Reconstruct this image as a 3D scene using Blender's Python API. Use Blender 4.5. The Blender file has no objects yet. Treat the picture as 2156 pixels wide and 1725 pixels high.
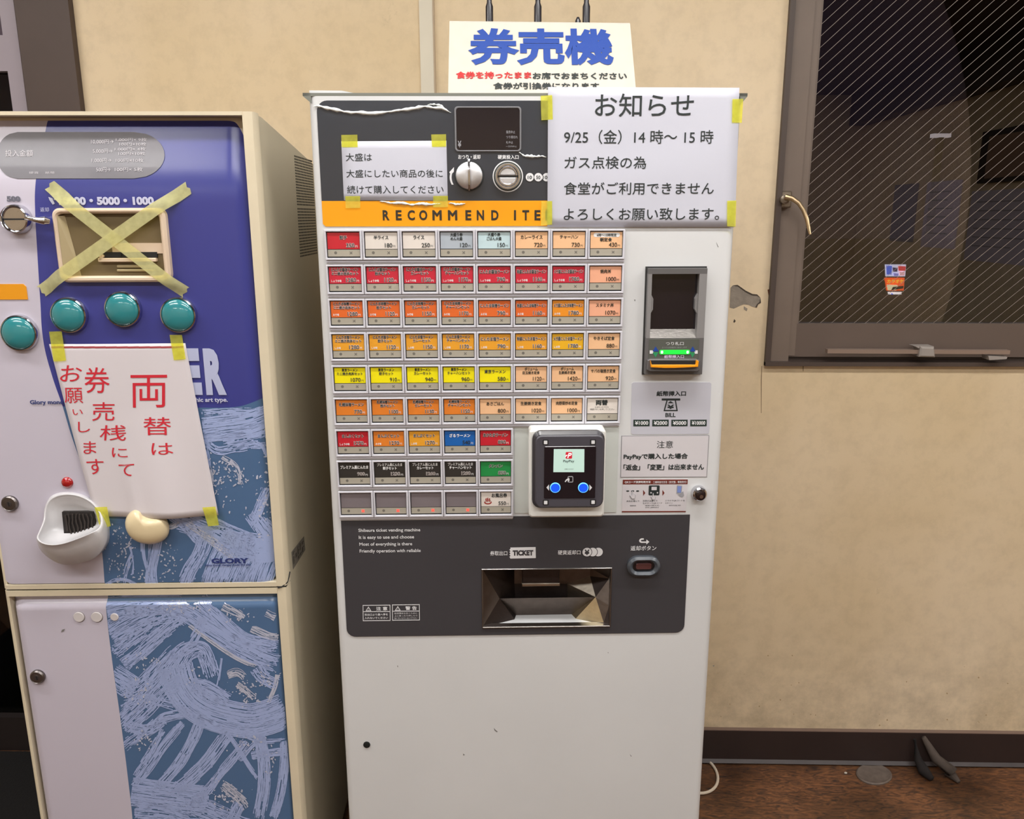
import bpy, bmesh, math, random
from mathutils import Vector, Matrix
random.seed(7)
sc = bpy.context.scene
COL = sc.collection
PI = math.pi
R = math.radians

# ------------------------------------------------------------------ camera, world, lights, exposure
FPX = 1727.0
W_, H_ = 2156, 1725
CAM = Vector((0.0, -1.91, 1.40))
def cam_axes(p, y, r):
    cx, sx, cy, sy, cr, sr = math.cos(p), math.sin(p), math.cos(y), math.sin(y), math.cos(r), math.sin(r)
    f = Vector((sy*cx, cy*cx, -sx)); rt = Vector((cy, -sy, 0)); up = rt.cross(f)
    return rt*cr + up*sr, -rt*sr + up*cr, f
PITCH, YAW_F, ROLL = 0.2314, 0.0206, -0.0022      # against the machine's front
YAW_W = R(-1.4)                                    # against the room's wall
RT, UP, FW = cam_axes(PITCH, YAW_W, ROLL)
cd = bpy.data.cameras.new('camera'); cam = bpy.data.objects.new('camera', cd); COL.objects.link(cam)
M = Matrix((RT, UP, -FW)).transposed().to_4x4(); M.translation = CAM
cam.matrix_world = M
cd.sensor_fit = 'HORIZONTAL'; cd.sensor_width = 36.0; cd.lens = 36.0*FPX/W_
cd.clip_start = 0.02; cd.clip_end = 200
sc.camera = cam
sc.view_settings.view_transform = 'Standard'; sc.view_settings.look = 'None'
sc.view_settings.exposure = 0.09; sc.view_settings.gamma = 1.0; sc.view_settings.use_curve_mapping = False
w = bpy.data.worlds.new('night'); sc.world = w; w.use_nodes = True
w.node_tree.nodes['Background'].inputs[0].default_value = (0.010, 0.008, 0.014, 1)
w.node_tree.nodes['Background'].inputs[1].default_value = 1.0
CEIL = 2.52
LAMPS = [(-1.5, -1.1), (0.15, -1.1), (1.8, -1.1), (-1.5, -2.15), (0.15, -2.15), (1.8, -2.15), (-2.2, -5.3), (-0.6, -5.3), (1.0, -5.3)]
for i, (lx, ly) in enumerate(LAMPS):
    ld = bpy.data.lights.new('tube_light', 'AREA'); ld.shape = 'RECTANGLE'; ld.size = 1.15; ld.size_y = 0.13
    ld.energy = 14.5; ld.color = (1.0, 0.99, 0.975)
    lo = bpy.data.objects.new('tube_light', ld); COL.objects.link(lo); lo.location = (lx, ly, CEIL-0.075)

# machine frame F: x along the front, y into the machine, z up; origin = top left corner of the button grid
PW = 0.0584; RP = 0.9095*PW
TH = YAW_F - YAW_W
CF = Vector((4.5064, -22.388, 0.3387))*PW
MF = Matrix.Rotation(TH, 4, 'Z'); MF = Matrix.Translation(CAM - (MF @ CF)) @ MF
MW = Matrix.Identity(4)
MFI = MF.inverted()
def ray(px, py, frame='F'):
    d = FW + RT*((px-W_/2)/FPX) - UP*((py-H_/2)/FPX)
    if frame == 'F': return CF.copy(), (MFI.to_3x3() @ d)
    return CAM.copy(), d
def U(px, py, y=0.0):
    o, d = ray(px, py, 'F'); t = (y-o.y)/d.y; p = o+d*t; return p.x, p.z
def V(px, py, y=0.0):
    o, d = ray(px, py, 'W'); t = (y-o.y)/d.y; p = o+d*t; return p.x, p.z
def SX(px, py, x):                                 # on a side plane x = const of F
    o, d = ray(px, py, 'F'); t = (x-o.x)/d.x; p = o+d*t; return p.y, p.z
def FL(px, py, z=0.0):
    o, d = ray(px, py, 'W'); t = (z-o.z)/d.z; p = o+d*t; return p.x, p.y
FLOOR_F = (MFI @ Vector((0, 0, 0))).z

# ------------------------------------------------------------------ materials
def lin(c):
    c = c/255.0
    return c/12.92 if c <= 0.04045 else ((c+0.055)/1.055)**2.4
def L3(c): return (lin(c[0]), lin(c[1]), lin(c[2]), 1.0)
MATS = {}
def mat(name, rgb, rough=0.5, metal=0.0, emit=0.0, coat=0.0, spec=0.5, bump=0.0, bscale=60.0, var=0.0, vscale=8.0, trans=0.0):
    if name in MATS: return MATS[name]
    m = bpy.data.materials.new(name); m.use_nodes = True; nt = m.node_tree; b = nt.nodes['Principled BSDF']
    c = L3(rgb)
    b.inputs['Base Color'].default_value = c; b.inputs['Roughness'].default_value = rough
    b.inputs['Metallic'].default_value = metal; b.inputs['Coat Weight'].default_value = coat; b.inputs['Coat Roughness'].default_value = 0.06
    b.inputs['Specular IOR Level'].default_value = spec
    if trans: b.inputs['Transmission Weight'].default_value = trans
    if emit:
        b.inputs['Emission Color'].default_value = c; b.inputs['Emission Strength'].default_value = emit
    if var or bump:
        tc = nt.nodes.new('ShaderNodeTexCoord')
    if var:
        n = nt.nodes.new('ShaderNodeTexNoise'); n.inputs['Scale'].default_value = vscale; n.inputs['Detail'].default_value = 6
        nt.links.new(tc.outputs['Object'], n.inputs['Vector'])
        r_ = nt.nodes.new('ShaderNodeMapRange'); r_.inputs['From Min'].default_value = 0.3; r_.inputs['From Max'].default_value = 0.7
        r_.inputs['To Min'].default_value = 1-var; r_.inputs['To Max'].default_value = 1+var*0.6
        nt.links.new(n.outputs['Fac'], r_.inputs['Value'])
        mx = nt.nodes.new('ShaderNodeMix'); mx.data_type = 'RGBA'; mx.blend_type = 'MULTIPLY'; mx.inputs[0].default_value = 1.0
        mx.inputs[6].default_value = c; nt.links.new(r_.outputs['Result'], mx.inputs[7]); nt.links.new(mx.outputs[2], b.inputs['Base Color'])
    if bump:
        n2 = nt.nodes.new('ShaderNodeTexNoise'); n2.inputs['Scale'].default_value = bscale; n2.inputs['Detail'].default_value = 4
        nt.links.new(tc.outputs['Object'], n2.inputs['Vector'])
        bp = nt.nodes.new('ShaderNodeBump'); bp.inputs['Strength'].default_value = bump; bp.inputs['Distance'].default_value = 0.002
        nt.links.new(n2.outputs['Fac'], bp.inputs['Height']); nt.links.new(bp.outputs['Normal'], b.inputs['Normal'])
    MATS[name] = m; return m
def tape_mat(name, tcol, dcol, share):
    m = bpy.data.materials.new(name); m.use_nodes = True; nt = m.node_tree
    for n in list(nt.nodes):
        if n.type != 'OUTPUT_MATERIAL': nt.nodes.remove(n)
    out = [n for n in nt.nodes if n.type == 'OUTPUT_MATERIAL'][0]
    t = nt.nodes.new('ShaderNodeBsdfTransparent'); t.inputs[0].default_value = (*tcol, 1)
    d = nt.nodes.new('ShaderNodeBsdfDiffuse'); d.inputs[0].default_value = (*dcol, 1)
    tc = nt.nodes.new('ShaderNodeTexCoord'); n = nt.nodes.new('ShaderNodeTexNoise'); n.inputs['Scale'].default_value = 90; n.inputs['Detail'].default_value = 4
    nt.links.new(tc.outputs['Object'], n.inputs['Vector'])
    r_ = nt.nodes.new('ShaderNodeMapRange'); r_.inputs['From Min'].default_value = 0.3; r_.inputs['From Max'].default_value = 0.7
    r_.inputs['To Min'].default_value = share-0.07; r_.inputs['To Max'].default_value = share+0.07
    nt.links.new(n.outputs['Fac'], r_.inputs['Value'])
    mx = nt.nodes.new('ShaderNodeMixShader'); nt.links.new(r_.outputs['Result'], mx.inputs[0])
    nt.links.new(t.outputs[0], mx.inputs[1]); nt.links.new(d.outputs[0], mx.inputs[2]); nt.links.new(mx.outputs[0], out.inputs[0])
    MATS[name] = m; return m
def glass_mat(name, tint=(0.9, 0.9, 0.9), fac=None, rough=0.0, bump=0.0, bscale=30, ior=1.5):
    m = bpy.data.materials.new(name); m.use_nodes = True; nt = m.node_tree
    for n in list(nt.nodes):
        if n.type != 'OUTPUT_MATERIAL': nt.nodes.remove(n)
    out = [n for n in nt.nodes if n.type == 'OUTPUT_MATERIAL'][0]
    t = nt.nodes.new('ShaderNodeBsdfTransparent'); t.inputs[0].default_value = (*tint, 1)
    g = nt.nodes.new('ShaderNodeBsdfGlossy'); g.inputs['Roughness'].default_value = rough
    mx = nt.nodes.new('ShaderNodeMixShader')
    if fac is None:
        fr = nt.nodes.new('ShaderNodeFresnel'); fr.inputs[0].default_value = ior
        nt.links.new(fr.outputs[0], mx.inputs[0])
    else: mx.inputs[0].default_value = fac
    if bump:
        tc = nt.nodes.new('ShaderNodeTexCoord'); n2 = nt.nodes.new('ShaderNodeTexNoise'); n2.inputs['Scale'].default_value = bscale; n2.inputs['Detail'].default_value = 3
        nt.links.new(tc.outputs['Object'], n2.inputs['Vector'])
        bp = nt.nodes.new('ShaderNodeBump'); bp.inputs['Strength'].default_value = bump; bp.inputs['Distance'].default_value = 0.004
        nt.links.new(n2.outputs['Fac'], bp.inputs['Height']); nt.links.new(bp.outputs['Normal'], g.inputs['Normal'])
    nt.links.new(t.outputs[0], mx.inputs[1]); nt.links.new(g.outputs[0], mx.inputs[2]); nt.links.new(mx.outputs[0], out.inputs[0])
    MATS[name] = m; return m

WHITE = mat('white_enamel', (212, 213, 214), 0.38, coat=0.15, var=0.03, vscale=5)
FRAMEW = mat('white_plastic', (205, 204, 212), 0.35)
RAILG = mat('grey_plastic_rail', (168, 163, 160), 0.5)
DARK = mat('dark_grey_enamel', (62, 61, 65), 0.34, bump=0.05, bscale=300)
DARKUP = mat('dark_film_panel', (52, 56, 64), 0.16, coat=0.5, bump=0.10, bscale=45)
ORANGE = mat('orange_band', (238, 158, 18), 0.3)
BLACK = mat('black_ink', (22, 22, 24), 0.6)
INKG = mat('dark_green_black_ink', (34, 42, 42), 0.6)
BLACKG = mat('black_gloss', (26, 20, 27), 0.12, coat=0.5)
PWH = mat('white_print', (222, 222, 224), 0.5)
GREYP = mat('grey_print', (150, 150, 155), 0.5)
CHROME = mat('chrome', (205, 205, 210), 0.12, metal=1.0, bump=0.15, bscale=120)
SATIN = mat('satin_chrome', (225, 225, 228), 0.42, metal=1.0, bump=0.25, bscale=90)
STEEL = mat('brushed_steel', (150, 146, 142), 0.3, metal=1.0, bump=0.1, bscale=200)
DSTEEL = mat('dark_steel', (95, 90, 88), 0.35, metal=1.0)
PAPER = mat('copy_paper', (196, 197, 209), 0.8)
PAPERW = mat('warm_paper', (208, 201, 205), 0.8)
CARD = mat('cream_card', (202, 196, 184), 0.7, var=0.03, vscale=40)
BEIGE = mat('beige_plastic', (216, 194, 170), 0.4)
BEIGED = mat('beige_recess_shade', (112, 96, 66), 0.5)
TEAL = mat('teal_plastic', (44, 132, 138), 0.22, coat=1.0)
REDL = mat('red_lens', (160, 20, 24), 0.15, coat=1.0)
REDINK = mat('red_ink', (200, 32, 50), 0.6)
REDP = mat('red_print', (205, 35, 38), 0.6)
BLUEP = mat('blue_print', (14, 62, 150), 0.6)
NAVY = mat('navy_print', (38, 52, 112), 0.5)
YT = tape_mat('yellow_masking_tape', (1.0, 0.99, 0.16), (0.74, 0.72, 0.13), 0.45)
YT2 = tape_mat('pale_yellow_masking_tape', (1.0, 0.97, 0.45), (0.70, 0.67, 0.34), 0.58)

# ------------------------------------------------------------------ mesh building
_gl = {}
def glyphs(s, bold):
    k = (s, bold)
    if k in _gl: return _gl[k]
    c = bpy.data.curves.new('lettering', 'FONT'); c.body = s; c.size = 1.0; c.resolution_u = 3
    if bold: c.bevel_depth = bold; c.bevel_resolution = 0
    o = bpy.data.objects.new('lettering', c); COL.objects.link(o)
    bpy.context.view_layer.update()
    dg = bpy.context.evaluated_depsgraph_get(); me = bpy.data.meshes.new_from_object(o.evaluated_get(dg))
    vs = [tuple(v.co) for v in me.vertices]; fs = [tuple(p.vertices) for p in me.polygons]
    bpy.data.objects.remove(o); bpy.data.curves.remove(c); bpy.data.meshes.remove(me)
    xs = [v[0] for v in vs]; ys = [v[1] for v in vs]
    bb = (min(xs), max(xs), min(ys), max(ys)) if vs else (0, 1, 0, 1)
    _gl[k] = (vs, fs, bb); return _gl[k]

class MB:
    def __init__(s): s.v = []; s.f = []; s.m = []; s.mats = []; s.smooth = True
    def mi(s, m):
        if m not in s.mats: s.mats.append(m)
        return s.mats.index(m)
    def add(s, vs, fs, m):
        b = len(s.v); i = s.mi(m); s.v += [tuple(x) for x in vs]
        for f in fs: s.f.append(tuple(b+k for k in f)); s.m.append(i)
    def box(s, x0, x1, y0, y1, z0, z1, m):
        vs = [(x, y, z) for x in (x0, x1) for y in (y0, y1) for z in (z0, z1)]
        s.add(vs, [(0, 1, 3, 2), (4, 6, 7, 5), (0, 4, 5, 1), (2, 3, 7, 6), (0, 2, 6, 4), (1, 5, 7, 3)], m)
    def loft(s, rings, m, cap0=True, cap1=True, close=True):
        n = len(rings[0]); vs = [p for r in rings for p in r]; fs = []
        for i in range(len(rings)-1):
            for j in range(n if close else n-1):
                a = i*n+j; b = i*n+(j+1) % n; fs.append((a, b, b+n, a+n))
        if cap0: fs.append(tuple(range(n))[::-1])
        if cap1: fs.append(tuple((len(rings)-1)*n+j for j in range(n)))
        s.add(vs, fs, m)
    def prism(s, poly, y0, y1, m, ch=0.0):
        """poly in (x,z), front at y0 (nearest the viewer), chamfer ch"""
        if ch:
            cx = sum(p[0] for p in poly)/len(poly); cz = sum(p[1] for p in poly)/len(poly)
            ins = inset(poly, ch)
            s.loft([[(x, y0, z) for x, z in ins], [(x, y0+ch, z) for x, z in poly], [(x, y1, z) for x, z in poly]], m)
        else: s.loft([[(x, y0, z) for x, z in poly], [(x, y1, z) for x, z in poly]], m)
    def ring(s, outer, inner, y0, y1, m, ch=0.0):
        n = len(outer); oi = inset(outer, ch) if ch else outer; ii = inset(inner, -ch) if ch else inner
        rs = [[(x, y1, z) for x, z in outer], [(x, y0+ch, z) for x, z in outer]] if ch else [[(x, y1, z) for x, z in outer]]
        rs += [[(x, y0, z) for x, z in oi], [(x, y0, z) for x, z in ii]]
        if ch: rs += [[(x, y0+ch, z) for x, z in inner]]
        rs += [[(x, y1, z) for x, z in inner]]
        s.loft(rs + [rs[0]], m, False, False)
    def lathe(s, cx, cz, prof, m, n=40, sx=1.0, sz=1.0, cap0=True, cap1=True):
        s.loft([[(cx+r*sx*math.cos(2*PI*k/n), y, cz+r*sz*math.sin(2*PI*k/n)) for k in range(n)] for r, y in prof], m, cap0, cap1)
    def tube(s, pts, rad, m, n=8, caps=True):
        pts = [Vector(p) for p in pts]; rings = []; rad = rad if isinstance(rad, (list, tuple)) else [rad]*len(pts)
        up = Vector((0, 0, 1))
        for i, p in enumerate(pts):
            t = (pts[min(i+1, len(pts)-1)]-pts[max(i-1, 0)]).normalized()
            a = t.cross(up) if abs(t.dot(up)) < 0.95 else t.cross(Vector((0, 1, 0)))
            a.normalize(); b = t.cross(a).normalized()
            rings.append([tuple(p+a*rad[i]*math.cos(2*PI*k/n)+b*rad[i]*math.sin(2*PI*k/n)) for k in range(n)])
        s.loft(rings, m, caps, caps)
    def quad(s, pts, m): s.add(pts, [tuple(range(len(pts)))], m)
    def slab(s, fn, nu, nv, th, m):
        """closed thin sheet: fn(a,b) -> (x,y,z) for a,b in 0..1"""
        F = [[fn(i/nu, j/nv) for j in range(nv+1)] for i in range(nu+1)]
        vs = [p for r in F for p in r] + [(p[0], p[1]+th, p[2]) for r in F for p in r]; N = (nu+1)*(nv+1); fs = []
        q = lambda i, j: i*(nv+1)+j
        for i in range(nu):
            for j in range(nv):
                a = (q(i, j), q(i+1, j), q(i+1, j+1), q(i, j+1)); fs.append(a); fs.append(tuple(k+N for k in a[::-1]))
        for i in range(nu): fs.append((q(i, 0), q(i, 0)+N, q(i+1, 0)+N, q(i+1, 0))); fs.append((q(i, nv), q(i+1, nv), q(i+1, nv)+N, q(i, nv)+N))
        for j in range(nv): fs.append((q(0, j), q(0, j+1), q(0, j+1)+N, q(0, j)+N)); fs.append((q(nu, j), q(nu, j)+N, q(nu, j+1)+N, q(nu, j+1)))
        s.add(vs, fs, m)
    def text(s, t, x0, x1, z0, z1, y, m, bold=0.0, mp=None, slant=0.0):
        vs, fs, bb = glyphs(t, bold)
        sx = (x1-x0)/(bb[1]-bb[0]); sz = (z1-z0)/(bb[3]-bb[2]); zs = 0.00012/max(bold, 0.01)
        out = []
        for a, b, c in vs:
            X = x0+(a-bb[0])*sx; Z = z0+(b-bb[2])*sz; X += slant*(Z-z0)
            dy = -c*zs
            if mp: X, YY, Z = mp(X, Z); out.append((X, YY+dy, Z))
            else: out.append((X, (y(X, Z) if callable(y) else y)+dy, Z))
        s.add(out, fs, m)
    def tpx(s, t, b, y, m, bold=0.0, d=0.0, slant=0.0, fr='F'):
        """text fitted to a box measured on the plane at depth d"""
        x0, z0, x1, z1 = pbox(b, d, fr)
        s.text(t, x0, x1, z0, z1, y, m, bold, slant=slant)
    def build(s, name, parent=None, base=None, frame=None, smooth=True, kind=None, label=None, recalc=True, angle=0.6):
        th = parent
        if parent is not None:
            base = parent['_b']; frame = FRAMES[parent['_f']]; 
        me = bpy.data.meshes.new(name); B = Vector(base)
        me.from_pydata([tuple(Vector(p)-B) for p in s.v], [], s.f)
        for m in s.mats: me.materials.append(m)
        me.polygons.foreach_set('material_index', s.m)
        if recalc:
            bm = bmesh.new(); bm.from_mesh(me); bmesh.ops.recalc_face_normals(bm, faces=bm.faces); bm.to_mesh(me); bm.free()
        if smooth:
            me.polygons.foreach_set('use_smooth', [True]*len(me.polygons)); me.set_sharp_from_angle(angle=angle)
        me.update()
        o = bpy.data.objects.new(name, me); COL.objects.link(o)
        if parent is not None:
            o.parent = parent; o['_b'] = list(base); o['_f'] = parent['_f']
        else:
            o.matrix_world = frame @ Matrix.Translation(B); o['_b'] = list(base); o['_f'] = 'F' if frame is MF else 'W'
        if kind: o['kind'] = kind
        if label: o['label'] = label
        return o
FRAMES = {'F': MF, 'W': MW}
def inset(poly, d):
    n = len(poly); out = []
    ar = sum(poly[i][0]*poly[(i+1) % n][1]-poly[(i+1) % n][0]*poly[i][1] for i in range(n))
    sg = 1 if ar > 0 else -1
    for i in range(n):
        p0 = Vector(poly[i-1]); p = Vector(poly[i]); p1 = Vector(poly[(i+1) % n])
        a = (p-p0); b = (p1-p)
        if a.length < 1e-9: a = b
        if b.length < 1e-9: b = a
        a.normalize(); b.normalize()
        na = Vector((-a.y, a.x))*sg; nb = Vector((-b.y, b.x))*sg; nn = na+nb
        nn.normalize(); k = d/max(0.4, nn.dot(na)); q = p+nn*k; out.append((q.x, q.y))
    return out
def rr(x0, x1, z0, z1, r, n=5):
    pts = []
    for cx, cz, a0 in ((x1-r, z1-r, 0), (x0+r, z1-r, 90), (x0+r, z0+r, 180), (x1-r, z0+r, 270)):
        for k in range(n+1):
            a = R(a0+90*k/n); pts.append((cx+r*math.cos(a), cz+r*math.sin(a)))
    return pts
def oval(cx, cz, rx, rz, n=32): return [(cx+rx*math.cos(2*PI*k/n), cz+rz*math.sin(2*PI*k/n)) for k in range(n)]
def pbox(b, d=0.0, fr='F'):
    f = U if fr == 'F' else V
    ym = (b[1]+b[3])/2; xm = (b[0]+b[2])/2
    return f(b[0], ym, d)[0], f(xm, b[3], d)[1], f(b[2], ym, d)[0], f(xm, b[1], d)[1]
def prr(b, r, d=0.0, fr='F', n=5):
    x0, z0, x1, z1 = pbox(b, d, fr); return rr(x0, x1, z0, z1, r, n)
def thing(name, label, cat, base, f='F', group=None):
    o = bpy.data.objects.new(name, None); COL.objects.link(o); o.empty_display_size = 0.05
    o.matrix_world = FRAMES[f] @ Matrix.Translation(Vector(base)); o['_b'] = list(base); o['_f'] = f
    o['label'] = label; o['category'] = cat
    if group: o['group'] = group
    return o
def tag(o, label, cat, group=None):
    o['label'] = label; o['category'] = cat
    if group: o['group'] = group
    return o
def struct(mb, name, base=(0, 0, 0), **k):
    o = mb.build(name, None, base, MW, **k); o['kind'] = 'structure'; return o

# ------------------------------------------------------------------ the room
def wall_mat():
    m = mat('painted_plaster', (222, 200, 162), 0.75); nt = m.node_tree; b = nt.nodes['Principled BSDF']
    tc = nt.nodes.new('ShaderNodeTexCoord')
    def noise(scale, det, rough=0.5, vec=None):
        n = nt.nodes.new('ShaderNodeTexNoise'); n.inputs['Scale'].default_value = scale; n.inputs['Detail'].default_value = det; n.inputs['Roughness'].default_value = rough
        nt.links.new(vec or tc.outputs['Object'], n.inputs['Vector']); return n
    big = noise(1.6, 5); fine = noise(26, 8, 0.65); spots = noise(9, 12, 0.75)
    r1 = nt.nodes.new('ShaderNodeValToRGB'); r1.color_ramp.elements[0].position = 0.3; r1.color_ramp.elements[1].position = 0.7
    r1.color_ramp.elements[0].color = L3((206, 184, 148)); r1.color_ramp.elements[1].color = L3((222, 203, 174))
    nt.links.new(big.outputs['Fac'], r1.inputs[0])
    r2 = nt.nodes.new('ShaderNodeMapRange'); r2.inputs['From Min'].default_value = 0.32; r2.inputs['From Max'].default_value = 0.55; r2.inputs['To Min'].default_value = 0.90; r2.inputs['To Max'].default_value = 1.0
    nt.links.new(fine.outputs['Fac'], r2.inputs['Value'])
    r3 = nt.nodes.new('ShaderNodeMapRange'); r3.inputs['From Min'].default_value = 0.26; r3.inputs['From Max'].default_value = 0.36; r3.inputs['To Min'].default_value = 0.72; r3.inputs['To Max'].default_value = 1.0
    nt.links.new(spots.outputs['Fac'], r3.inputs['Value'])
    # plaster grows patchily darker towards the skirting
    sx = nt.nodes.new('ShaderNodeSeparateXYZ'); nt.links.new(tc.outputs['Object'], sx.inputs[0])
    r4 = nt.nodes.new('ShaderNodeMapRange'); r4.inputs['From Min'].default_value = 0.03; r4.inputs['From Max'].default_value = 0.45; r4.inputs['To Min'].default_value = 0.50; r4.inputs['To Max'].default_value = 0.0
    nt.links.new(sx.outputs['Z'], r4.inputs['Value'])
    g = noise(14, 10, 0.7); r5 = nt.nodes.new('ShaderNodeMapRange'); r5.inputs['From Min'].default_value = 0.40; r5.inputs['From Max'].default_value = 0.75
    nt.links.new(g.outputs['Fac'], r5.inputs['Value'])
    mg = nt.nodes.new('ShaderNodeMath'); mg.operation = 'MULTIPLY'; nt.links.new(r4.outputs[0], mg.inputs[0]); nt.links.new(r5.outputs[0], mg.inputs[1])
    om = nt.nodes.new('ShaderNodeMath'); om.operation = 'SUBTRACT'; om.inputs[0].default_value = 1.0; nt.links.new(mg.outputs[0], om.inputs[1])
    cur = r1.outputs[0]
    for src in (r2.outputs[0], r3.outputs[0], om.outputs[0]):
        mx = nt.nodes.new('ShaderNodeMix'); mx.data_type = 'RGBA'; mx.blend_type = 'MULTIPLY'; mx.inputs[0].default_value = 1.0
        nt.links.new(cur, mx.inputs[6]); nt.links.new(src, mx.inputs[7]); cur = mx.outputs[2]
    nt.links.new(cur, b.inputs['Base Color'])
    bp = nt.nodes.new('ShaderNodeBump'); bp.inputs['Strength'].default_value = 0.25; bp.inputs['Distance'].default_value = 0.002
    nt.links.new(fine.outputs['Fac'], bp.inputs['Height']); nt.links.new(bp.outputs['Normal'], b.inputs['Normal'])
    return m
WALL = wall_mat()
def floor_mat():
    m = mat('wood_grain_vinyl', (96, 62, 42), 0.36); nt = m.node_tree; b = nt.nodes['Principled BSDF']
    tc = nt.nodes.new('ShaderNodeTexCoord')
    mp = nt.nodes.new('ShaderNodeMapping'); mp.inputs['Scale'].default_value = (7, 22, 1); nt.links.new(tc.outputs['Object'], mp.inputs[0])
    n = nt.nodes.new('ShaderNodeTexNoise'); n.inputs['Scale'].default_value = 3.5; n.inputs['Detail'].default_value = 4; n.inputs['Distortion'].default_value = 2.2
    nt.links.new(mp.outputs[0], n.inputs['Vector'])
    n2 = nt.nodes.new('ShaderNodeTexNoise'); n2.inputs['Scale'].default_value = 4.5; n2.inputs['Detail'].default_value = 3; nt.links.new(tc.outputs['Object'], n2.inputs['Vector'])
    cr = nt.nodes.new('ShaderNodeValToRGB'); e = cr.color_ramp.elements; e[0].position = 0.3; e[0].color = L3((62, 46, 38)); e[1].position = 0.7; e[1].color = L3((126, 84, 54))
    nt.links.new(n.outputs['Fac'], cr.inputs[0])
    r2 = nt.nodes.new('ShaderNodeMapRange'); r2.inputs['From Min'].default_value = 0.35; r2.inputs['From Max'].default_value = 0.65; r2.inputs['To Min'].default_value = 0.45; r2.inputs['To Max'].default_value = 1.25
    nt.links.new(n2.outputs['Fac'], r2.inputs['Value'])
    mx = nt.nodes.new('ShaderNodeMix'); mx.data_type = 'RGBA'; mx.blend_type = 'MULTIPLY'; mx.inputs[0].default_value = 1.0
    nt.links.new(cr.outputs[0], mx.inputs[6]); nt.links.new(r2.outputs[0], mx.inputs[7]); nt.links.new(mx.outputs[2], b.inputs['Base Color'])
    rr_ = nt.nodes.new('ShaderNodeMapRange'); rr_.inputs['To Min'].default_value = 0.25; rr_.inputs['To Max'].default_value = 0.6; nt.links.new(n2.outputs['Fac'], rr_.inputs['Value']); nt.links.new(rr_.outputs[0], b.inputs['Roughness'])
    return m
FLOORM = floor_mat()
BROWN = mat('brown_aluminium', (112, 98, 88), 0.5, var=0.06, vscale=12)
BROWND = mat('dark_brown_aluminium', (72, 60, 54), 0.5)
PILLAR = mat('brown_painted_post', (74, 60, 54), 0.6, var=0.05, vscale=20)
BASEB = mat('dark_brown_vinyl_skirting', (46, 34, 32), 0.5, var=0.1, vscale=10)
COVE = mat('grey_floor_edge', (66, 58, 58), 0.55, var=0.2, vscale=20)
GREYM = mat('grey_aluminium', (150, 140, 148), 0.5)
CEILM = mat('brown_ceiling_board', (84, 70, 66), 0.85)

XL, XR, YF = -3.2, 3.2, -6.4
wx0, wz0 = V(1608, 768); wx1, wz1 = wx0+1.55, 2.18       # window opening
dxR = V(24, 0)[0]; dxL = dxR-0.85                           # door opening, left
mb = MB(); T = 0.12
pR = dxR+0.004
mb.box(pR, wx0, 0, T, 0, CEIL, WALL); mb.box(wx0, wx1, 0, T, 0, wz0, WALL); mb.box(wx0, wx1, 0, T, wz1, CEIL, WALL)
mb.box(wx1, XR, 0, T, 0, CEIL, WALL); mb.box(dxL, pR, 0, T, 2.12, CEIL, WALL); mb.box(XL, dxL, 0, T, 0, CEIL, WALL)
wall_back = struct(mb, 'wall_back', smooth=False)
for nm, a in (('wall_left', (XL-T, XL, YF, T, 0, CEIL)), ('wall_right', (XR, XR+T, YF, T, 0, CEIL)), ('wall_front', (XL, XR, YF-T, YF, 0, CEIL))):
    mb = MB(); mb.box(*a, WALL); struct(mb, nm, smooth=False)
mb = MB(); mb.box(XL, XR, YF, T, -0.05, 0, FLOORM); struct(mb, 'floor', smooth=False)
mb = MB(); mb.box(XL-T, XR+T, YF-T, T, CEIL, CEIL+0.06, CEILM); struct(mb, 'ceiling', smooth=False)
# ceiling lamps: housing and two tubes each
TUBE = mat('fluorescent_tube', (255, 248, 238), 0.5, emit=9.0)
HOUS = mat('lamp_housing', (225, 225, 222), 0.5)
for i, (lx, ly) in enumerate(LAMPS):
    col = ['left', 'middle', 'right'][i % 3]; row = ['nearest the machines', 'in the middle row', 'at the far end of the room'][i//3]
    t = thing('ceiling_lamp', 'twin tube ceiling lamp, %s one %s' % (col, row), 'lamp', (lx, ly, CEIL), 'W', 'fluorescent ceiling lamps')
    mb = MB(); mb.box(lx-0.62, lx+0.62, ly-0.1, ly+0.1, CEIL-0.03, CEIL, HOUS); mb.box(lx-0.6, lx+0.6, ly-0.03, ly+0.03, CEIL-0.062, CEIL-0.03, HOUS); mb.build('housing', t)
    for s_ in (-1, 1):
        mb = MB(); mb.tube([(lx-0.58, ly+s_*0.055, CEIL-0.05), (lx+0.58, ly+s_*0.055, CEIL-0.05)], 0.014, TUBE, 10); mb.build('tube', t)
# skirting
by1 = V(1800, 1536.5)[1]
mb = MB(); mb.box(pR+0.02, XR, -0.012, 0, 0, by1, BASEB); mb.prism([(pR+0.02, by1), (XR, by1), (XR, by1+0.002), (pR+0.02, by1+0.002)], -0.012, 0, mat('skirting_top_edge', (120, 100, 90), 0.5)); struct(mb, 'baseboard_back')
mb = MB(); yc = FL(1800, 1600)[1]; mb.loft([[(x, -0.012, 0.012), (x, -0.02, 0.005), (x, yc, 0.001), (x, -0.012, 0.0)] for x in (0.3, XR)], COVE); struct(mb, 'trim_1')
# batten on the wall
xa, xb = V(884, 60)[0], V(914, 60)[0]
mb = MB(); mb.box(xa, xb, -0.006, 0, by1, CEIL, mat('pale_wall_batten', (206, 198, 180), 0.6, var=0.05, vscale=12)); mb.box(xb-0.002, xb+0.0015, -0.0075, 0, by1, CEIL, mat('batten_edge', (170, 150, 125), 0.6)); struct(mb, 'trim_2')
mb = MB(); mb.box(XR-0.16, XR, YF, 0, 2.24, CEIL, BROWND); struct(mb, 'trim_4', (XR, 0, 2.24), smooth=False)
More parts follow.
